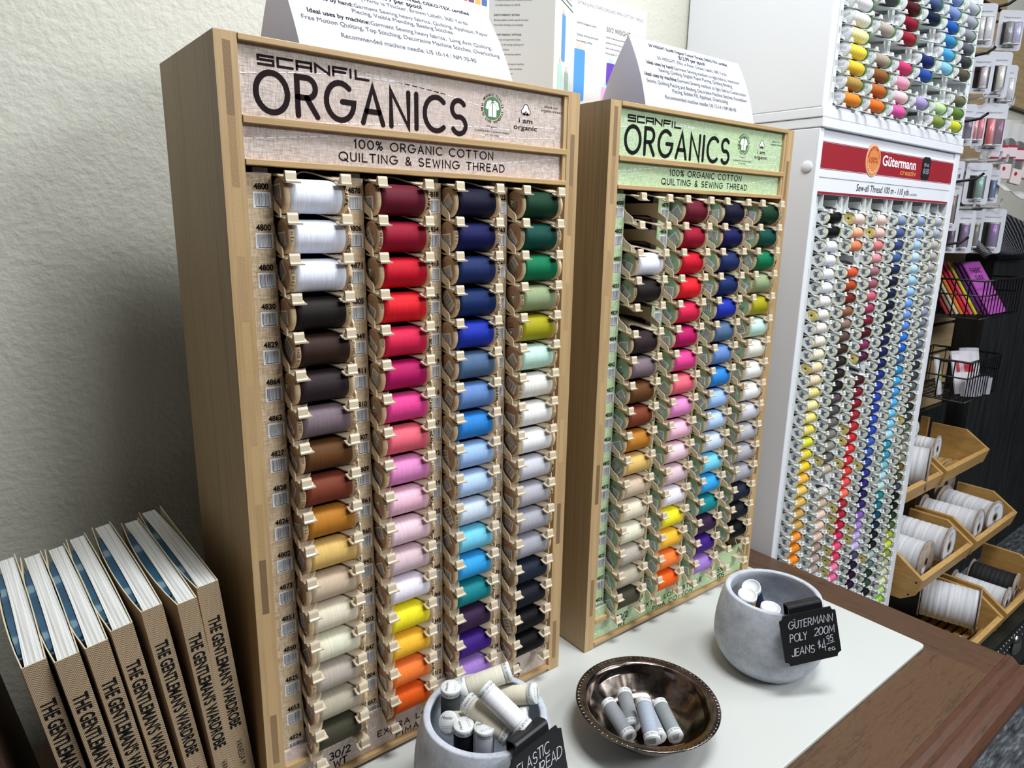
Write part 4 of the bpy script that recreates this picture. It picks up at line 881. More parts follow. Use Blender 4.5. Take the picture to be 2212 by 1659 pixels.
LC = [[('black', '0c0c10'), ('black', '0c0c10'), ('white', 'e6e9f6'), ('white', 'e6e9f6'), ('white', 'e6e9f6'), ('white', 'e8e9f4'), ('white', 'e9e8f0'), ('off-white', 'e6e0da', 1), ('off-white', 'e4dcd4'), ('off-white', 'e6dccf'), ('cream', 'e6dcc4'), ('pale apricot', 'e8d2ac', 1), ('pale peach', 'e6ccac'), ('straw', 'dfcf84'), ('pale lemon', 'e8dc9c'), ('light yellow', 'e6d878'), ('yellow', 'dcca58'), ('lime yellow', 'd2d23c'), ('old gold', 'd6c440'), ('bright yellow', 'eac428'), ('amber', 'eeb040'), ('corn yellow', 'e2c05a'), ('honey', 'd2ae58'), ('tan gold', 'bf9a58'), ('camel', 'c49a56'), ('light orange', 'ea9234'), ('pumpkin', 'dc8420'), ('orange', 'ea8828'), ('amber orange', 'e8962c')],
 [('pale pink', 'eccfc8', 1), ('peach', 'ecae92'), ('coral orange', 'e68460'), None, ('red orange', 'd0543a'), ('rust red', 'b04326'), ('dark brick', '6c2420'), ('cinnamon', '8a5844'), ('mauve brown', '8a6e68'), ('taupe brown', '5c4640'), ('dark brown', '3a2a22'), ('black brown', '2a2220'), ('black brown', '282020'), ('near black', '1c1816'), ('aubergine grey', '4e4248'), ('slate', '4c4a4e'), ('taupe grey', '665f5e'), ('grey', '7a7570'), ('grey', '8a8680'), ('dark grey', '5c5a58', 1), ('oatmeal', 'b4a898'), None, ('light grey', 'bcb6ae'), ('sand', 'bba490'), ('pale blush', 'dcc4b4'), ('blush', 'dcc2b2'), ('powder', 'd2b2a2'), ('taupe', '9a8076'), ('mauve grey', 'a89490'), ('mauve grey', 'a6948e')],
 [('pale pink', 'efccc6'), ('pale pink', 'ecc0ba', 1), ('rose', 'd67a80'), ('dusty pink', 'd8929a'), ('mauve', '9c6c78'), ('dark mauve', '945868'), ('raspberry rose', 'c85c72'), ('wine pink', '96385a'), ('burgundy', '6c1c34'), ('dark burgundy', '48141f'), ('plum red', '7c2c56'), ('dark plum', '4c1c38', 1), None, ('dark maroon', '42161e'), ('burgundy', '7a1830'), ('dark red', '7e1824'), ('wine red', '9a2232'), ('red', 'b02430', 1), ('red', 'be242c', 1), ('bright red', 'd2303a'), ('red', 'c42a34', 1), ('tomato red', 'd03a34'), ('coral red', 'e0484c'), ('coral', 'ec6a58'), ('wine', '9c2834', 1), ('cherry', '9a2632', 1), ('crimson', 'b01c3a', 1), ('raspberry', 'c22a58'), ('pink red', 'e04c74', 1), ('rose red', 'c83c5c', 1), ('pink', 'e27c9c', 1), ('hot pink', 'e4649c')],
 [('grey blue', '8898bc'), ('denim', '4a5c92'), ('dark denim', '36487c'), ('slate blue', '44609a'), ('dark navy', '1e2c50'), ('ink navy', '161e36'), ('navy', '182240'), ('ink navy', '141a2e'), ('dark navy', '14182e'), ('navy', '161e38'), ('navy', '181e48'), ('deep navy', '1a1e4c'), ('navy blue', '18205a'), ('dark blue', '1c2a78'), ('royal blue', '20368e'), ('blue', '2442a0'), ('royal blue', '22389a'), ('cobalt', '2a48a8'), ('cobalt', '2444a2'), ('mid blue', '3858ae'), ('blue', '30509e'), ('indigo', '2c3a86', 1), ('indigo', '26307a'), ('violet indigo', '2e246c'), ('dark indigo', '221c4c'), ('purple', '322264'), ('soft purple', '7a58a8'), ('lavender', '9a80c2', 1), ('light lavender', 'b4a2d0', 1), ('pale lavender', 'beaee2'), ('slate violet', '44405c'), ('dark purple', '201a30'), ('plum black', '241626'), ('dark plum', '2a1832')],
 [('grey blue', '90a4c8'), ('periwinkle', 'a8bce6'), ('light blue', 'a4c4ea'), ('pale blue', 'bcd8f2'), ('pale blue', 'b4d4ee'), ('sky blue', '9cc8ec'), ('light blue', '92bcec'), ('cornflower', '6c9ce0'), ('hyacinth', '6c92d6'), ('soft blue', '5682cc'), ('bright blue', '2c70cc'), ('strong blue', '1c58ba'), ('steel blue', '38608e'), ('cerulean', '1e80ba'), ('azure', '4096d0'), ('azure', '3a92cc'), ('light azure', '4ca6dc'), ('sky', '66b4dc'), ('aqua sky', '74c0e0'), ('pale sky', '98cee8'), ('teal blue', '2a809c'), ('teal blue', '348ca6'), ('aqua', '68aebe'), ('pale aqua', 'a2c8d4'), ('ice mint', 'b0ccd0'), ('teal', '207a80'), ('dark teal', '1c6680'), ('petrol', '164058'), ('dark petrol', '10283a'), ('blackish teal', '121e24'), ('blackish teal', '141f20'), ('grey mint', '9cb0a8', 1), ('grey teal', '586e6e'), ('dark green', '22322c'), ('spruce green', '2e4a3c'), ('ink', '121c24')],
 [('silver', 'b4b8c4'), ('cool grey', 'a8b0c4'), ('warm silver', 'b8b2ae'), ('grey', 'aaa8a6'), ('warm grey', 'a8a2a4'), ('grey', 'a2a4a8'), ('grey', '9296a0'), ('steel', '848894'), ('blue grey', '888eaa'), ('blue grey', '6a7488'), ('grey blue', '78849a'), ('slate', '5e6a80'), ('dark slate', '343a4c'), ('charcoal', '2c2e36'), ('charcoal', '3a3c42'), ('dark grey', '54565c'), ('mauve grey', '4c484e'), ('black green', '23261e'), ('dark green grey', '343a34', 1), ('olive grey', '5e6458'), ('grey olive', '747668'), ('olive grey', '90907e'), ('khaki', '84826a'), ('olive brown', '5e5026'), ('dark olive', '4a4830'), ('slate violet', '3a3c4c'), ('black green', '141a16'), ('black', '10140f'), ('dark forest', '20301a'), ('forest', '405a34'), ('lime green', '98a838'), ('lime', 'c2ce38'), ('olive lime', '869438'), ('sage', 'a4aa88'), ('pale sage', 'c4c6a8'), ('pale lime', 'd6dca8'), ('light lime', 'b4ce86'), ('bright lime', '90c842')]]
UC = [[('orange', 'ea8830'), ('bronze', 'ae8c4a'), ('golden yellow', 'ecc43e'), ('yellow', 'f0d850'), ('pale yellow', 'efe6a4'), ('off-white', 'e8e4de'), ('white', 'e6e4ea'), ('white', 'e6e4ea')],
 [('orange', 'e4722e'), ('rust orange', 'b8632e'), ('brown', '8a5a30'), ('greige', 'a89c8a'), None, ('beige', 'b4aaa0'), None, ('dark grey', '4c4a4e'), ('brown', '5a4030')],
 [('orchid', 'd8589c'), ('light pink', 'efc8cc'), ('pink', 'f0a4ba'), ('raspberry', 'c43c6a'), None, ('red', '982434'), ('dark red', '8e1c34'), ('dark maroon', '4c1420'), ('maroon', '5c1c28')],
 [None, ('lavender', 'a898cc'), None, ('royal blue', '2c50a4'), ('navy blue', '222c6a'), None, None, ('dark navy', '18223e'), ('slate blue', '4c5e8a'), ('slate', '54668e')],
 [('olive green', '84944a'), ('pale green', 'c0dca2'), None, None, ('sky blue', '8cc8e8'), ('azure', '4ca4d8'), ('cerulean', '3a8abc'), ('royal blue', '2a5cb4'), ('periwinkle', '7e96cc'), ('periwinkle', '8298c8')],
 [('lime yellow', 'ccd03c'), ('leaf green', '62823a'), ('olive grey', '706e58'), None, ('dark olive', '5a5446'), ('charcoal', '42424a'), ('dark grey', '62646c'), ('grey', '92949e'), ('light grey', 'a6aab6'), ('silver', 'b6bac4')]]
CN = ['leftmost', 'second', 'third', 'fourth', 'fifth', 'rightmost']
protoL = thing('sewing_reel', 'reel', 'reel'); put('cap', CAP['print'], protoL); put('thread', TH['low'], protoL); put('end_rim', RIM['low'], protoL)
protoU = thing('large_sewing_reel', 'reel', 'reel'); put('cap', CAP['bar'], protoU); put('thread', TH['up'], protoU); put('end_rim', RIM['up'], protoU)
def place_reel(proto, used, loc, nm, label, grp):
    rot = (random.uniform(0, .9) - .45, 0, 0)
    if used: o = dup(proto, loc, rot, label, grp)
    else: o = proto; o.location = loc; o.rotation_euler = rot; o['label'] = label; o['group'] = grp
    for ch in o.children:
        n = ch.name.split('.')[0]
        if n == 'thread': ch.color = lin(nm[1])
        if n == 'cap' and len(nm) > 2: ch.data = CAP['yellow']
cnt = 0; rest = MB()
for k_ in range(6):
    x0 = 1.0360 + .0922 * k_
    b = MB(); b.box(x0 - .0275, x0 - .0015, .0215, .0225, FL + .01, .6785, M['whiteplastic']); b.box(x0 - .0275, x0 - .0262, .0135, .0225, .655, .6785, M['whiteplastic']); b.box(x0 - .0028, x0 - .0015, .0135, .0225, .655, .6785, M['whiteplastic'])
    for i in range(len(LC[k_])): b.barcode(x0 - .024, .6395 - .0252 * i, x0 - .008, .6505 - .0252 * i, front(0, .0214, 0), .0001, 10, False)
    if k_ == 5: b.box(x0 + .0600, x0 + .066, .0215, .0225, FL + .01, .6785, M['whiteplastic'])
    ch = fin(b, 'dispenser', low)
    for i in range(len(LC[k_]) + 2):
        loc = Vector((x0, .0105, .6395 + .0119 - .0252 * i)) - low.location
        if cnt < 100: o = put('shelf', SH2, ch); o.location = loc; cnt += 1
        else:
            for p in SH2.polygons: pass
            rest.add([tuple(Vector(v_.co) + loc) for v_ in SH2.vertices], [tuple(p.vertices) for p in SH2.polygons], M['whiteplastic'])
    for i, nm in enumerate(LC[k_]):
        if nm: place_reel(protoL, not (k_ == 0 and i == 0), (x0 + .0288 + random.uniform(-.001, .001) + (.0045 if nm[0] == 'dark brick' else 0), .0120, .6395 - .0252 * i), nm, f'{nm[0]} reel, {ORD[i]} down the {CN[k_]} column of the red-headed white cabinet', 'small reels in the red-headed cabinet')
tag(rest.build('shelf_row', low), kind='stuff')
for k_ in range(6):
    x0 = 1.0360 + .0922 * k_
    b = MB(); b.box(x0 - .0190, x0 - .0015, .0215, .0225, .8264, 1.5, M['whiteplastic']); b.box(x0 - .0130, x0 - .0030, .0165, .0215, .8264, 1.5, M['whiteplastic'])
    for i in range(10): b.barcode(x0 - .0120, .836 + .0258 * i, x0 - .0040, .850 + .0258 * i, front(0, .0164, 0), .0001, 6, False)
    ch = fin(b, 'dispenser', upc)
    for i in range(11): o = put('shelf', SHU, ch); o.location = Vector((x0, .0105, .8420 - .0138 + .0258 * i)) - upc.location
    for i, nm in enumerate(UC[k_]):
        if nm: place_reel(protoU, not (k_ == 0 and i == 0), (x0 + .0375, .0118, .8420 + .0258 * i), nm, f'{nm[0]} large reel, {ORD[i] if i else "lowest"} {"up " if i else "in "}the {CN[k_]} column of the upper white cabinet', 'large reels in the upper white cabinet')
# ------------------------------------------------------------------ beyond the cabinets: slat panel, hanging cards, baskets, bins of elastic, trunk
M['slat'] = wood('pale_slatboard', '#9c8560', '#b8a079', (5, 60, 70), rough=.6, fine=(30, 90, 200))
b = MB(); zz = .012
while zz < 1.62: b.box(1.625, 2.575, .288, .306, zz, zz + .088, M['slat']); b.box(1.625, 2.575, .296, .306, zz + .088, zz + .1, M['dark']); zz += .1  # dark strips put shadow into the grooves between boards
tag(b.build('slat_panel'), 'pale wooden slat panel on the wall behind the hanging cards and wire baskets', 'wall panel')
M['blackwood'] = noisy('black_wood', '#0e0f11', '#26282b', (30, 30, 4), .5, .1, .0006)
b = MB(); b.box(2.585, 4.6, .20, .306, FL + .001, .526, M['blackwood']); b.box(2.5845, 4.6, .195, .306, .5265, .545, M['blackwood']); tag(b.build('black_cabinet', None, .002), 'black wood-grained cabinet front to the right of the slat panel', 'cabinet')
b = MB(); b.box(1.62, 2.58, .27, .30, FL + .001, .009, M['blackwood']); tag(b.build('shade_backboard'), 'added black board standing in for shade behind the wooden bins of elastic rolls', 'board')  # added board, its black stands in for shade behind the bins
b = MB(); b.box(2.60, 4.4, .285, .306, 1.05, 1.30, M['slat']); tag(b.build('tan_board'), 'tan board on the wall above the clear packages, top right corner', 'board')
M['hookwhite'] = flat('white_wire', '#e4e6ee', .35)
M['clear'] = N('clear_plastic').set(Base_Color=lin('#f4f4fa'), Roughness=.25, Alpha=.13).m
M['glass'] = N('gloss_wrap').set(Base_Color=lin('#e8e8f2'), Roughness=.15, Alpha=.5).m
def hook(x, z, y1, black, label, grp=None):
    b = MB(); m = M['black'] if black else M['hookwhite']; r = .004 if black else .0035
    b.tube([(x, .2875, z), (x, (y1 + .2875) / 2, z - .001), (x, y1 + .004, z), (x, y1, z + .004), (x, y1 - .001, z + .022)], r, 8, m)
    o = b.build('peg_hook'); return tag(o, label, 'hook', grp)
def metal(col):
    k = 'glitter_' + col
    if k not in M:
        n = N(k); t = n.n('ShaderNodeTexNoise', i_Scale=1.0, i_Detail=2.0); n.l(n.coord((500, 500, 900)), t.inputs['Vector'])
        c = lin(col); n.l(n.ramp(t.outputs[0], [(.3, tuple(v * .6 for v in c[:3]) + (1,)), (.7, tuple(min(1, v * 1.4 + .02) for v in c[:3]) + (1,))]), n.b.inputs['Base Color']); n.set(Roughness=.3, Metallic=.25); M[k] = n.m
    return M[k]
def card(x, y, zt, zb, w, yaw, tubes, label):
    r = thing('thread_card', label, 'card', (x, y, zb), (0, 0, math.radians(yaw)), 'carded shiny threads on the peg hooks')
    H = zt - zb; q = w * .12
    out = [(-w / 2 + q, 0)] + arc(w / 2 - q, q, q, q, -90, 0, 4) + arc(w / 2 - q, H - q, q, q, 0, 90, 4) + arc(-w / 2 + q, H - q, q, q, 90, 180, 4) + arc(-w / 2 + q, q, q, q, 180, 270, 4)
    T = frame((0, 0, 0), (1, 0, 0), (0, 0, 1)); b = MB(); b.prism(out, -.0008, 0, M['paper'], T)
    b.font('hippomari', 0, H * .80, .0048, M['inkgrey'], T, .0003, align='C', width=w * .62); b.rect(-w * .25, H * .07, w * .25, H * .085, M['inkgrey'], T, .0003)
    tw = w * .30
    b.poly([(-w * .33, H * .14), (w * .33, H * .14), (w * .33, H * .70), (-w * .33, H * .70)], M['dark'] if len(tubes) < 2 else M['inkgrey'], T, .0002)
    b.build('backing_card', r)
    for i, c in enumerate(tubes):
        xx = (i - (len(tubes) - 1) / 2) * tw * 1.08; rr = tw * .5
        b = MB(); Tt = Matrix.Translation((xx, -rr - .0006, 0)); b.lathe([(rr * .5, H * .14), (rr * .86, H * .155), (rr * .86, H * .655), (rr * .5, H * .67)], 14, metal(c), Tt)
        b.lathe([(rr * .8, H * .125), (rr * .92, H * .13), (rr * .92, H * .15), (rr * .8, H * .152)], 14, M['whiteplastic'], Tt); b.lathe([(rr * .8, H * .665), (rr * .92, H * .67), (rr * .92, H * .69), (rr * .8, H * .692)], 14, M['whiteplastic'], Tt)
        b.build('thread_tube', r)
    b = MB(); rr = tw * .62; Tt = Matrix.Translation((0, -rr * .8, 0)) @ Matrix.Diagonal((1.0 + .55 * (len(tubes) - 1), 1, 1, 1)); b.lathe([(rr, H * .11), (rr, H * .71)], 16, M['clear'], Tt, caps=False); b.build('clear_sleeve', r)
CARDS = [(1.985, .14, 1.195, 1.090, .060, -42, ['e8e8f2', 'eceef4'], 'white carded thread hanging topmost, next to the cabinet edge'), (1.905, .15, 1.165, 1.085, .045, -38, ['3aa8a8'], 'teal carded thread half behind the upper cabinet edge'),
 (2.180, .14, 1.215, 1.112, .075, -35, ['9a9aa0', 'b8b4dc'], 'lilac and grey carded threads hanging topmost at the right'),
 (2.000, .13, 1.072, .977, .062, -40, ['dccfd6'], 'pearly pink carded thread under the topmost white card'), (2.115, .13, 1.098, .980, .068, -35, ['e6e2d6'], 'pearly cream carded thread beside the pearly pink one'),
 (2.235, .15, 1.085, .970, .070, -35, ['d4dcd8', 'd8d8ea'], 'pale iridescent carded threads at the right of the pearly cream one'), (1.880, .16, 1.020, .950, .040, -40, ['6cc46c'], 'bright green carded thread at the cabinet edge'),
 (1.960, .14, .948, .843, .058, -40, ['8a5a7a', '6c5878'], 'plum and grey carded threads beside the cabinet base rail'), (2.050, .14, .955, .850, .050, -38, ['e08a98', 'd4707c'], 'pink carded threads between the plum and coral cards'), (2.135, .13, .968, .838, .080, -35, ['ef8088', '6a3058'], 'coral and plum carded threads on a broad white card'),
 (1.950, .14, .803, .695, .050, -40, ['8c6c9c'], 'mauve carded thread behind the cabinet header edge'), (2.010, .16, .808, .700, .048, -38, ['74508c', 'b49ac8'], 'purple shaded carded threads beside the iridescent card'), (2.080, .125, .806, .694, .072, -38, ['6c9c8c'], 'iridescent blue-green carded thread on a white card'),
 (2.190, .17, .800, .705, .045, -38, ['4a74a8'], 'blue carded thread right of the iridescent card'), (2.270, .15, .800, .704, .050, -38, ['3c6a9c'], 'shiny blue carded thread, the further one of two'),
 (1.935, .13, .757, .620, .045, -42, ['6a463c'], 'brown carded thread close to the white cabinet frame'), (1.915, .15, .655, .560, .045, -40, ['c87a84'], 'rose carded thread lowest by the cabinet frame'), (1.985, .14, .662, .560, .045, -40, ['4a3068'], 'dark violet carded thread in the lowest row'),
 (2.045, .13, .677, .559, .062, -38, ['6a3c80'], 'purple carded thread on a white card in the lowest row'), (2.120, .15, .678, .558, .055, -38, ['8a6ca4'], 'lilac carded thread in the lowest row'), (2.195, .15, .680, .558, .048, -38, ['5a5c44'], 'olive carded thread in the lowest row'), (2.235, .12, .686, .557, .078, -38, ['7a4c98'], 'violet carded thread on a white card, rightmost of the lowest row')]
CARDS += [(2.060, .21, 1.235, 1.120, .060, -30, ['d8d8e0'], 'white card edge behind the topmost two cards'), (2.330, .20, 1.110, .985, .060, -30, ['dfe0ea', 'cfd6dc'], 'pearly card at the right behind the pale iridescent ones'), (2.290, .21, .985, .865, .055, -30, ['8a7a80'], 'shaded card behind the coral and plum card'),
 (2.160, .21, .830, .715, .055, -32, ['a8a0b8'], 'shaded card behind the iridescent card'), (2.060, .22, 1.095, .985, .05, -35, ['e4dfe2'], 'shaded card between the pearly pink and cream ones'), (2.350, .21, .690, .568, .055, -32, ['8a5cac'], 'shaded card behind the violet one')]
for c in CARDS: card(*c)
for i, (x, z, y1, bl, lb) in enumerate([(1.880, 1.005, .150, 0, 'white peg hook carrying the bright green card'), (2.185, .812, .095, 0, 'white peg hook, rightmost of the row under the coral card'), (2.145, .818, .10, 0, 'white peg hook, second from right under the coral card'), (2.090, .818, .11, 0, 'white peg hook, third from right under the coral card'), (2.030, .812, .11, 0, 'white peg hook, leftmost of the row under the coral card'),
     (2.215, .692, .10, 0, 'white peg hook carrying the violet card'), (2.120, .688, .12, 0, 'white peg hook carrying the lilac card'), (2.040, .684, .11, 0, 'white peg hook carrying the purple card in the lowest row'), (2.235, .972, .12, 0, 'white peg hook right of the coral card'), (2.02, .968, .12, 0, 'white peg hook under the pearly pink card'), (2.10, .982, .11, 0, 'white peg hook under the pearly cream card'), (2.01, 1.082, .12, 0, 'white peg hook under the topmost white card')]): hook(x, z, y1, bl, lb, 'white peg hooks')
def arm(pts, label): b = MB(); b.tube(pts, .0036, 8, M['black']); tag(b.build('black_peg_hook'), label, 'hook', 'black peg hooks')
for (x, y, z, lb) in ((2.02, .15, 1.195, 'black hook through the topmost white card'), (2.25, .15, 1.215, 'black hook through the lilac card'), (1.93, .15, 1.065, 'black hook left of the pearly pink card'), (1.925, .14, .905, 'black hook at the plum card'), (1.935, .13, .755, 'black hook at the mauve card'), (1.93, .14, .590, 'black hook by the rose card')):
    arm([(x, .287, z - .004), (x, y - .01, z - .006), (x + .012, y - .045, z), (x + .030, y - .055, z + .014)], lb)
# clear packages, strap and mesh bag at the far right
for i, (x, zt) in enumerate(((2.30, .945), (2.385, .952), (2.47, .950), (2.555, .955))):
    r = thing('clear_package', f'clear package with a black part and red-edged label, {["nearest the coral card", "second from the coral card", "third from the coral card", "last at the picture edge"][i]}', 'package', (x, .16, zt - .14), (0, 0, -.5), 'clear packages with black parts')
    b = MB(); b.box(-.032, .032, -.004, .004, 0, .14, M['clear']); b.build('pouch', r)
    b = MB(); b.prism([(-.024, .004), (.024, .004), (.024, .070)] + arc(0, .070, .024, .018, 0, 180, 8), -.003, .003, M['black'], frame((0, 0, 0), (1, 0, 0), (0, 0, 1))); b.build('black_insert', r)
    b = MB(); b.box(-.029, .029, -.0055, -.0046, .030, .068, flat('package_label', '#d9c9cf', .5)); b.box(-.029, .029, -.0058, -.0054, .061, .068, M['red']); b.box(-.029, .029, -.0058, -.0054, .030, .034, M['red']); b.build('label', r)
for i, (x, z) in enumerate(((2.32, .775), (2.42, .765), (2.50, .785))):
    b = MB(); b.box(-.022, .022, -.006, .006, 0, .045, flat('small_pack', '#d8c8c8', .4)); b.disc(-.008, .030, .006, M['red'], frame((0, -.0062, 0), (1, 0, 0), (0, 0, 1)), 12); o = b.build('small_packet', None, .003); o.location = (x, .14, z); o.rotation_euler = (0, .15 * i, -.4); tag(o, f'small white packet with a red dot under the clear packages, {["first", "middle", "last"][i]} of three', 'packet', 'small white packets')
k = N('dark_mesh'); t = k.n('ShaderNodeTexWave', i_Scale=55.0, i_Distortion=1.5); t.bands_direction = 'DIAGONAL'; k.l(k.coord((1, 1, 1.6)), t.inputs['Vector'])
k.l(k.ramp(t.outputs['Fac'], [(.55, lin('#17181c')), (.85, lin('#6a6c74'))]), k.b.inputs['Base Color']); k.set(Roughness=.5); M['mesh'] = k.m
b = MB(); m_ = 10; vs = []; fs = []
for i in range(m_ + 1):
    for j in range(m_ + 1):
        u, w = i / m_, j / m_
        vs.append((2.20 + .62 * u, .10 + .05 * math.sin(3 * u + 2 * w) + .05 * w, .555 + .150 * w * (1 - .55 * u) + .010 * math.sin(7 * u)))
for i in range(m_):
    for j in range(m_): a = i * (m_ + 1) + j; fs.append((a, a + m_ + 1, a + m_ + 2, a + 1))
b.add(vs, fs, M['mesh'], None, True); o = b.build('mesh_bag'); s_ = o.modifiers.new('s', 'SOLIDIFY'); s_.thickness = .02; tag(o, 'dark mesh bag slumped above the black cabinet beside the violet card', 'bag')
b = MB(); pts = [(2.28 + .04 * i, .13 - .004 * i, .752 + .006 * math.sin(i * 1.7) - .005 * i) for i in range(9)]
b.add([(p[0], p[1] + d, p[2] + e) for p in pts for d, e in ((.014, .012), (-.014, -.012))], [(2 * i, 2 * i + 1, 2 * i + 3, 2 * i + 2) for i in range(8)], flat('white_webbing', '#c8c6c6', .8), None, True); o = b.build('white_strap'); s_ = o.modifiers.new('s', 'SOLIDIFY'); s_.thickness = .002; tag(o, 'white webbing strap lying above the dark mesh bag', 'strap')
# wire baskets
def basket(x0, x1, y0, y1, z0, z1, label):
    b = MB(); R_ = .0028; m = M['black']
    for z in (z1, (z0 + z1) / 2 + .012, z0): b.tube([(x0, y0, z), (x1, y0, z), (x1, y1, z), (x0, y1, z)], R_ if z < z1 else .0036, 6, m, True)
    n = 12
    for i in range(n + 1):
        x = x0 + (x1 - x0) * i / n; b.tube([(x, y0, z1), (x, y0, z0), (x, y1, z0), (x, y1, z1)], .0019, 6, m)
    for i in range(1, 5):
        y = y0 + (y1 - y0) * i / 5; b.tube([(x0, y, z1), (x0, y, z0), (x1, y, z0), (x1, y, z1)], .0019, 6, m)
    tag(b.build('wire_basket'), label, 'basket', 'black wire baskets on the slat panel')
basket(2.165, 2.500, .090, .282, .365, .478, 'black wire basket on the slat panel holding coloured booklets')
basket(2.135, 2.400, .082, .282, .115, .238, 'black wire basket on the slat panel holding plastic packets, the lower one')
BK = [('c05cc0', 'orchid pink booklet, front one in the upper wire basket'), ('6a2a78', 'purple booklet behind the orchid pink one'), ('5a246a', 'dark purple booklet in the upper wire basket'), ('c8d040', 'lime booklet in the upper wire basket'), ('e05878', 'pink booklet in the upper wire basket'), ('d83048', 'red booklet in the upper wire basket'), ('e88838', 'orange booklet in the upper wire basket'), ('dcd2b4', 'cream booklet in the upper wire basket'), ('8c8478', 'grey-brown booklet in the upper wire basket'), ('a03038', 'dark red booklet at the back of the upper basket')]
for i, (c, lb) in enumerate(BK):
    b = MB(); w, h_ = .150, .185; t_ = .0035
    b.box(0, w, 0, t_, 0, h_, M['paper'], None, {'-y': flat('booklet_' + c, c, .45), '-x': flat('booklet_side_' + c, c, .5)})
    T = frame((0, -.0003, 0), (1, 0, 0), (0, 0, 1))
    if i == 0: b.stext('FABRIC', .03, .145, .016, .0014, M['inkblack'], T, 0, width=.09); b.stext('GUIDE', .04, .120, .014, .0012, M['inkblack'], T, 0, width=.07)
    o = b.build('booklet'); o.location = (2.315 - .0128 * i, .108 + .0088 * i, .369); o.rotation_euler = (math.radians(-33), 0, 0); tag(o, lb, 'booklet', 'booklets in the upper wire basket')
for i, (x, y, z, sx, sy, sz, c, rx, rz, lb) in enumerate([(2.175, .17, .118, .05, .008, .11, 'd8dcda', .2, .2, 'white and lime packet at the left of the lower basket'), (2.235, .14, .118, .075, .010, .125, 'e0d8d8', .35, -.5, 'packet with a red band leaning in the lower basket'), (2.225, .12, .117, .08, .03, .045, '4c2458', .1, -.2, 'purple packet lying at the bottom of the lower basket'), (2.315, .15, .118, .065, .012, .125, 'e6e6dc', .3, -.6, 'cream packet standing at the right of the lower basket'), (2.31, .11, .117, .05, .025, .04, '3a3c50', .0, -.3, 'dark shiny packet at the right corner of the lower basket')]):
    r = thing('packet', lb, 'packet', (x, y, z), (-rx, 0, rz), 'packets in the lower wire basket')
    b = MB(); pr = [(0, -sy * .3), (sx * .25, -sy), (sx * .75, -sy * .9), (sx, -sy * .2), (sx, .001), (0, .001)]; b.prism(pr, 0, sz, flat('packet_' + c, c, .3)); b.build('bag', r, .002)
    if i < 2: b = MB(); b.box(sx * .1, sx * .9, -sy - .0006, -sy * .98, sz * (.40 if i == 0 else .55), sz * (.62 if i == 0 else .80), flat('band_%d' % i, ('b4c832', 'b8283a')[i], .4)); b.build('label_band', r)
    b = MB(); b.prism([(p[0] - .001, p[1] - .001) for p in pr[:4]] + [(sx + .001, .002), (-.001, .002)], -.001, sz + .012, M['glass']); b.build('wrapper', r)
# wooden bins with elastic rolls
M['pine'] = wood('golden_pine', '#b08a52', '#cfa768', (6, 90, 90), rough=.5, fine=(40, 200, 200))
M['piney'] = wood('golden_pine_side', '#a98349', '#c79d5d', (60, 7, 60), rough=.5, fine=(200, 40, 160))
TIERS = [(.055, -.067), (-.050, -.250), (-.153, -.432)]
TRZ = -.505
def bins(x0, x1, label):
    r = thing('bin_rack', label, 'rack', ((x0 + x1) / 2, .05, TRZ + .0004), (0, 0, 0), 'tiered wooden bin racks'); o_ = r.location
    def F(b, n, par=r): b.v = [(x - o_[0], y - o_[1], z - o_[2]) for x, y, z in b.v]; return b.build(n, par)
    for yf, zr in TIERS:
        sp_ = [(yf, zr), (yf + .072, zr + .050), (yf + .175, zr + .050), (yf + .175, zr - .075), (yf + .045, zr - .070), (yf + .012, zr - .046)]
        sp_ = [(min(p[0], .262), max(p[1], TRZ + .002)) for p in sp_]
        ch = None
        for xs in ((x0, x0 + .012), (x1 - .012, x1)):
            b = MB(); b.prism(sp_, xs[0], xs[1], M['piney'], frame((0, 0, 0), (0, 1, 0), (0, 0, 1)))
            for yy, zz in ((yf + .014, zr - .010), (yf + .028, zr - .050)): 
                for xf in xs: b.lathe([(.0028, -.0004), (.0028, .0004)], 10, M['black'], Matrix.Translation((xf, yy, max(zz, TRZ + .01))) @ Matrix.Rotation(PI / 2, 4, 'Y'))
            F(b, 'side_panel')
        b = MB(); b.prism([(yf, zr - .001), (yf + .012, zr + .0035), (yf + .026, max(zr - .040, TRZ + .006)), (yf + .014, max(zr - .046, TRZ + .003))], x0 + .0121, x1 - .0121, M['pine'], frame((0, 0, 0), (0, 1, 0), (0, 0, 1))); F(b, 'front_rail')
        b = MB()
        for q in range(7): yy = yf + .030 + q * .022; zq = max(zr - .052 - .0025 * q, TRZ + .012); b.box(x0 + .0121, x1 - .0121, yy, yy + .014, zq - .008, zq, M['pine'])
        F(b, 'slat_floor')
    for x in (x0 + .013, x1 - .025):
        b = MB(); b.box(x, x + .012, .238, .262, TRZ + .001, .0, M['piney']); F(b, 'upright')
bins(1.635, 1.985, 'tiered wooden bin rack of elastic rolls next to the white cabinet'); bins(2.010, 2.360, 'tiered wooden bin rack of elastic rolls, right one of the pair')
M['card'] = noisy('grey_cardboard', '#8c7c6e', '#a8988a', (60, 60, 60), .85)
M['elastic'] = noisy('white_elastic', '#c6c8ce', '#e0e2e8', (140, 5, 5), .8, .5, .003)
M['elasticblack'] = noisy('black_elastic', '#101113', '#1c1d20', (140, 5, 5), .75, .5, .003)
M['rolllabel'] = flat('roll_label', '#dfe3ee', .5)
def froll(x, yf, L, z, R_, rb, col, disc, label, tilt=0.0):
    roll(x - L / 2, x + L / 2, yf + L / 2, z, R_, rb, col, disc, label, -PI / 2 + tilt)
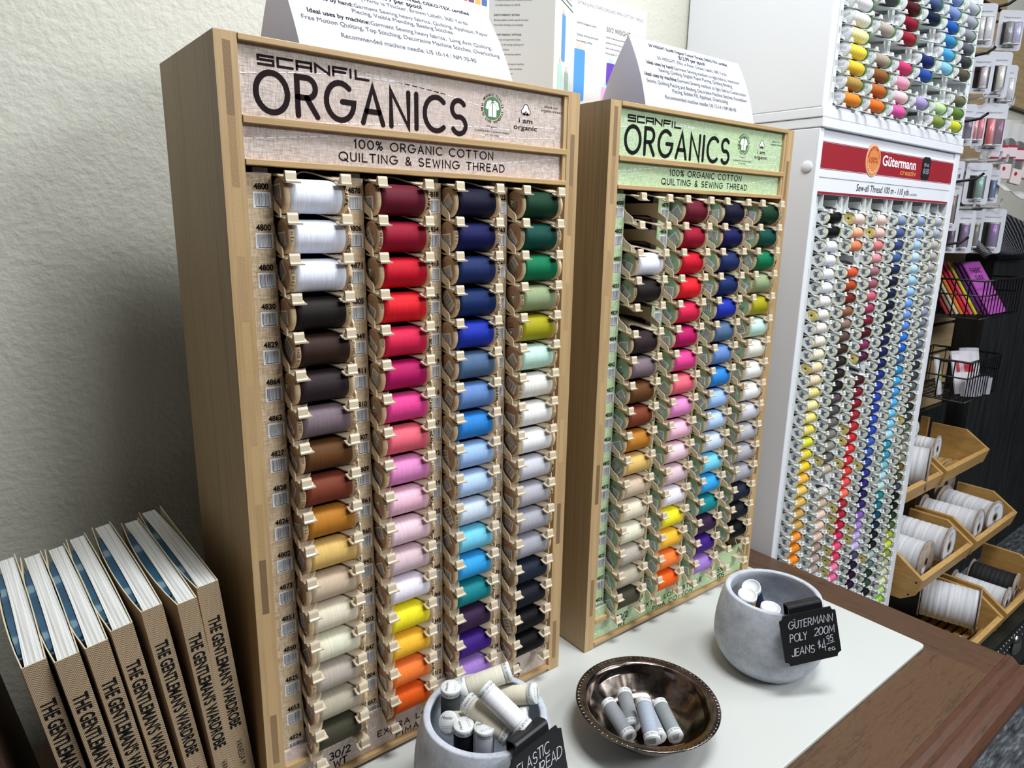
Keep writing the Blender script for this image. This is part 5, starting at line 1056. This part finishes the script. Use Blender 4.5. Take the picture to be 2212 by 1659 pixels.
def roll(x0, x1, y, z, R_, rb, col, disc, label, tilt=0.0):
    r = thing('elastic_roll', label, 'roll', ((x0 + x1) / 2, y, z), (0, 0, tilt), 'rolls of elastic in the bins'); h = (x1 - x0) / 2
    b = MB(); n = 9; pr = []
    for q in range(n):
        a = -h + .004 + (2 * h - .008) * q / n; c = -h + .004 + (2 * h - .008) * (q + 1) / n; pr += [(rb * .975, a), (rb, a + (c - a) * .2), (rb, a + (c - a) * .8)]
    pr += [(rb * .975, h - .004)]
    b.lathe(pr, 36, col, axis='x'); b.build('elastic', r)
    for s_ in (-1, 1):
        xa, xb = (s_ * h - .002, s_ * h + .002)
        b = MB(); b.lathe([(R_ * .18, xa), (R_, xa), (R_, xb), (R_ * .18, xb)], 40, M['card'], axis='x', caps=False); b.lathe([(R_ * .17, xa + .0006), (R_ * .17, xb - .0006)], 16, M['black'], axis='x'); f_ = b.build('flange', r)
        if s_ > 0 and disc:
            T = frame((xb + .0003, 0, 0), (0, 1, 0), (0, 0, 1)); b = MB(); vs = [(rr * math.cos(2 * PI * i / 36), rr * math.sin(2 * PI * i / 36), 0) for rr in (R_ * .30, R_ * .86) for i in range(36)]
            b.add(vs, [(i, (i + 1) % 36, 36 + (i + 1) % 36, 36 + i) for i in range(36)][::1], M['rolllabel'], T)
            for q in range(5): b.rect(-R_ * .3 + q * .002, R_ * (.62 - .07 * q), R_ * .3 - q * .004, R_ * (.64 - .07 * q) , M['inkgrey'], T, .0003)
            b.barcode(-R_ * .3, -R_ * .75, R_ * .3, -R_ * .42, T, .0002, 10); b.build('label', f_)
        elif s_ > 0:
            T = frame((xb + .0003, 0, 0), (0, 1, 0), (0, 0, 1)); b = MB(); b.rect(-R_ * .45, -R_ * .72, -R_ * .05, -R_ * .2, M['rolllabel'], T); b.build('label', f_)
W_, K_ = M['elastic'], M['elasticblack']
froll(1.905, .072, .135, -.046, .066, .058, W_, False, 'large white elastic roll in the top left bin', .30)
froll(2.085, .118, .10, -.030, .042, .030, W_, True, 'labelled elastic roll standing in the top right bin', .1)
froll(1.960, .140, .10, .048, .026, .020, W_, True, 'small elastic roll peeping over the big one in the top left bin')
froll(1.715, -.022, .150, -.232, .058, .050, W_, False, 'white elastic roll at the front of the middle left bin', .04)
froll(1.868, -.022, .150, -.234, .058, .048, W_, True, 'white elastic roll with a round label in the middle left bin', .06)
froll(2.092, -.022, .150, -.240, .058, .048, W_, True, 'white elastic roll with a round label in the middle right bin', .08)
froll(2.242, -.024, .150, -.242, .054, .044, W_, True, 'white elastic roll beside the bin side in the middle right bin', -.12)
froll(2.300, .145, .040, -.205, .085, .040, W_, False, 'tall white-flanged roll at the back of the middle right bin')
froll(1.905, -.108, .140, -.412, .060, .055, W_, False, 'white cord roll in the bottom left bin', .28)
froll(1.715, -.126, .150, -.446, .045, .038, K_, False, 'black elastic roll at the front of the bottom left bin', .05)
froll(2.110, -.122, .140, -.445, .046, .038, W_, True, 'white elastic roll with a round label in the bottom right bin', .06)
froll(2.235, -.110, .120, -.445, .046, .040, K_, False, 'black elastic roll beside the white one in the bottom right bin', .05)
# trunk
M['trunk'] = noisy('trunk_green_black', '#12140f', '#23261f', (8, 8, 8), .55)
M['chrome'] = flat('worn_chrome', '#b8b6b0', .22, 1.0)
tr = thing('trunk', 'black trunk with studded edges and metal fittings under the wooden bins', 'trunk', (1.95, .06, FL)); o_ = tr.location
def TF(b, n, **k): b.v = [(x - o_[0], y - o_[1], z - o_[2]) for x, y, z in b.v]; return b.build(n, tr, **k)
tx0, tx1, ty0, ty1 = 1.64, 2.30, -.160, .262
b = MB(); b.box(tx0, tx1, ty0, ty1, FL + .001, TRZ, M['trunk']); TF(b, 'body')
for z0, z1 in ((TRZ - .040, TRZ - .0005), (FL + .002, FL + .034)):
    b = MB(); b.box(tx0 - .001, tx1 + .001, ty0 - .005, ty0 - .0002, z0, z1, M['black']); TF(b, 'edge_band', bevel=.001)
b = MB()
for z in (TRZ - .012, TRZ - .055, FL + .026):
    for i in range(30): b.lathe([(.0035, 0), (.0028, .002), (0, .003)], 8, M['chrome'], frame((tx0 + .012 + .0222 * i, ty0 - (.005 if z != TRZ - .055 else .0), z), (1, 0, 0), (0, 0, 1)), caps=False)
TF(b, 'studs')
b = MB(); b.lathe([(.022, 0), (.020, .006), (.010, .012), (0, .013)], 20, M['chrome'], frame((2.105, ty0 - .0055, -.5600), (1, 0, 0), (0, 0, 1)) @ Matrix.Diagonal((1, 1.5, 1, 1)), caps=False); TF(b, 'latch')
b = MB(); b.tube([(tx1 + .012 + .02 * math.sin(a), -.05 + .05 * math.cos(a), -.60 - .05 * math.sin(a)) for a in [PI * i / 10 for i in range(11)]], .006, 8, M['chrome']); TF(b, 'handle')
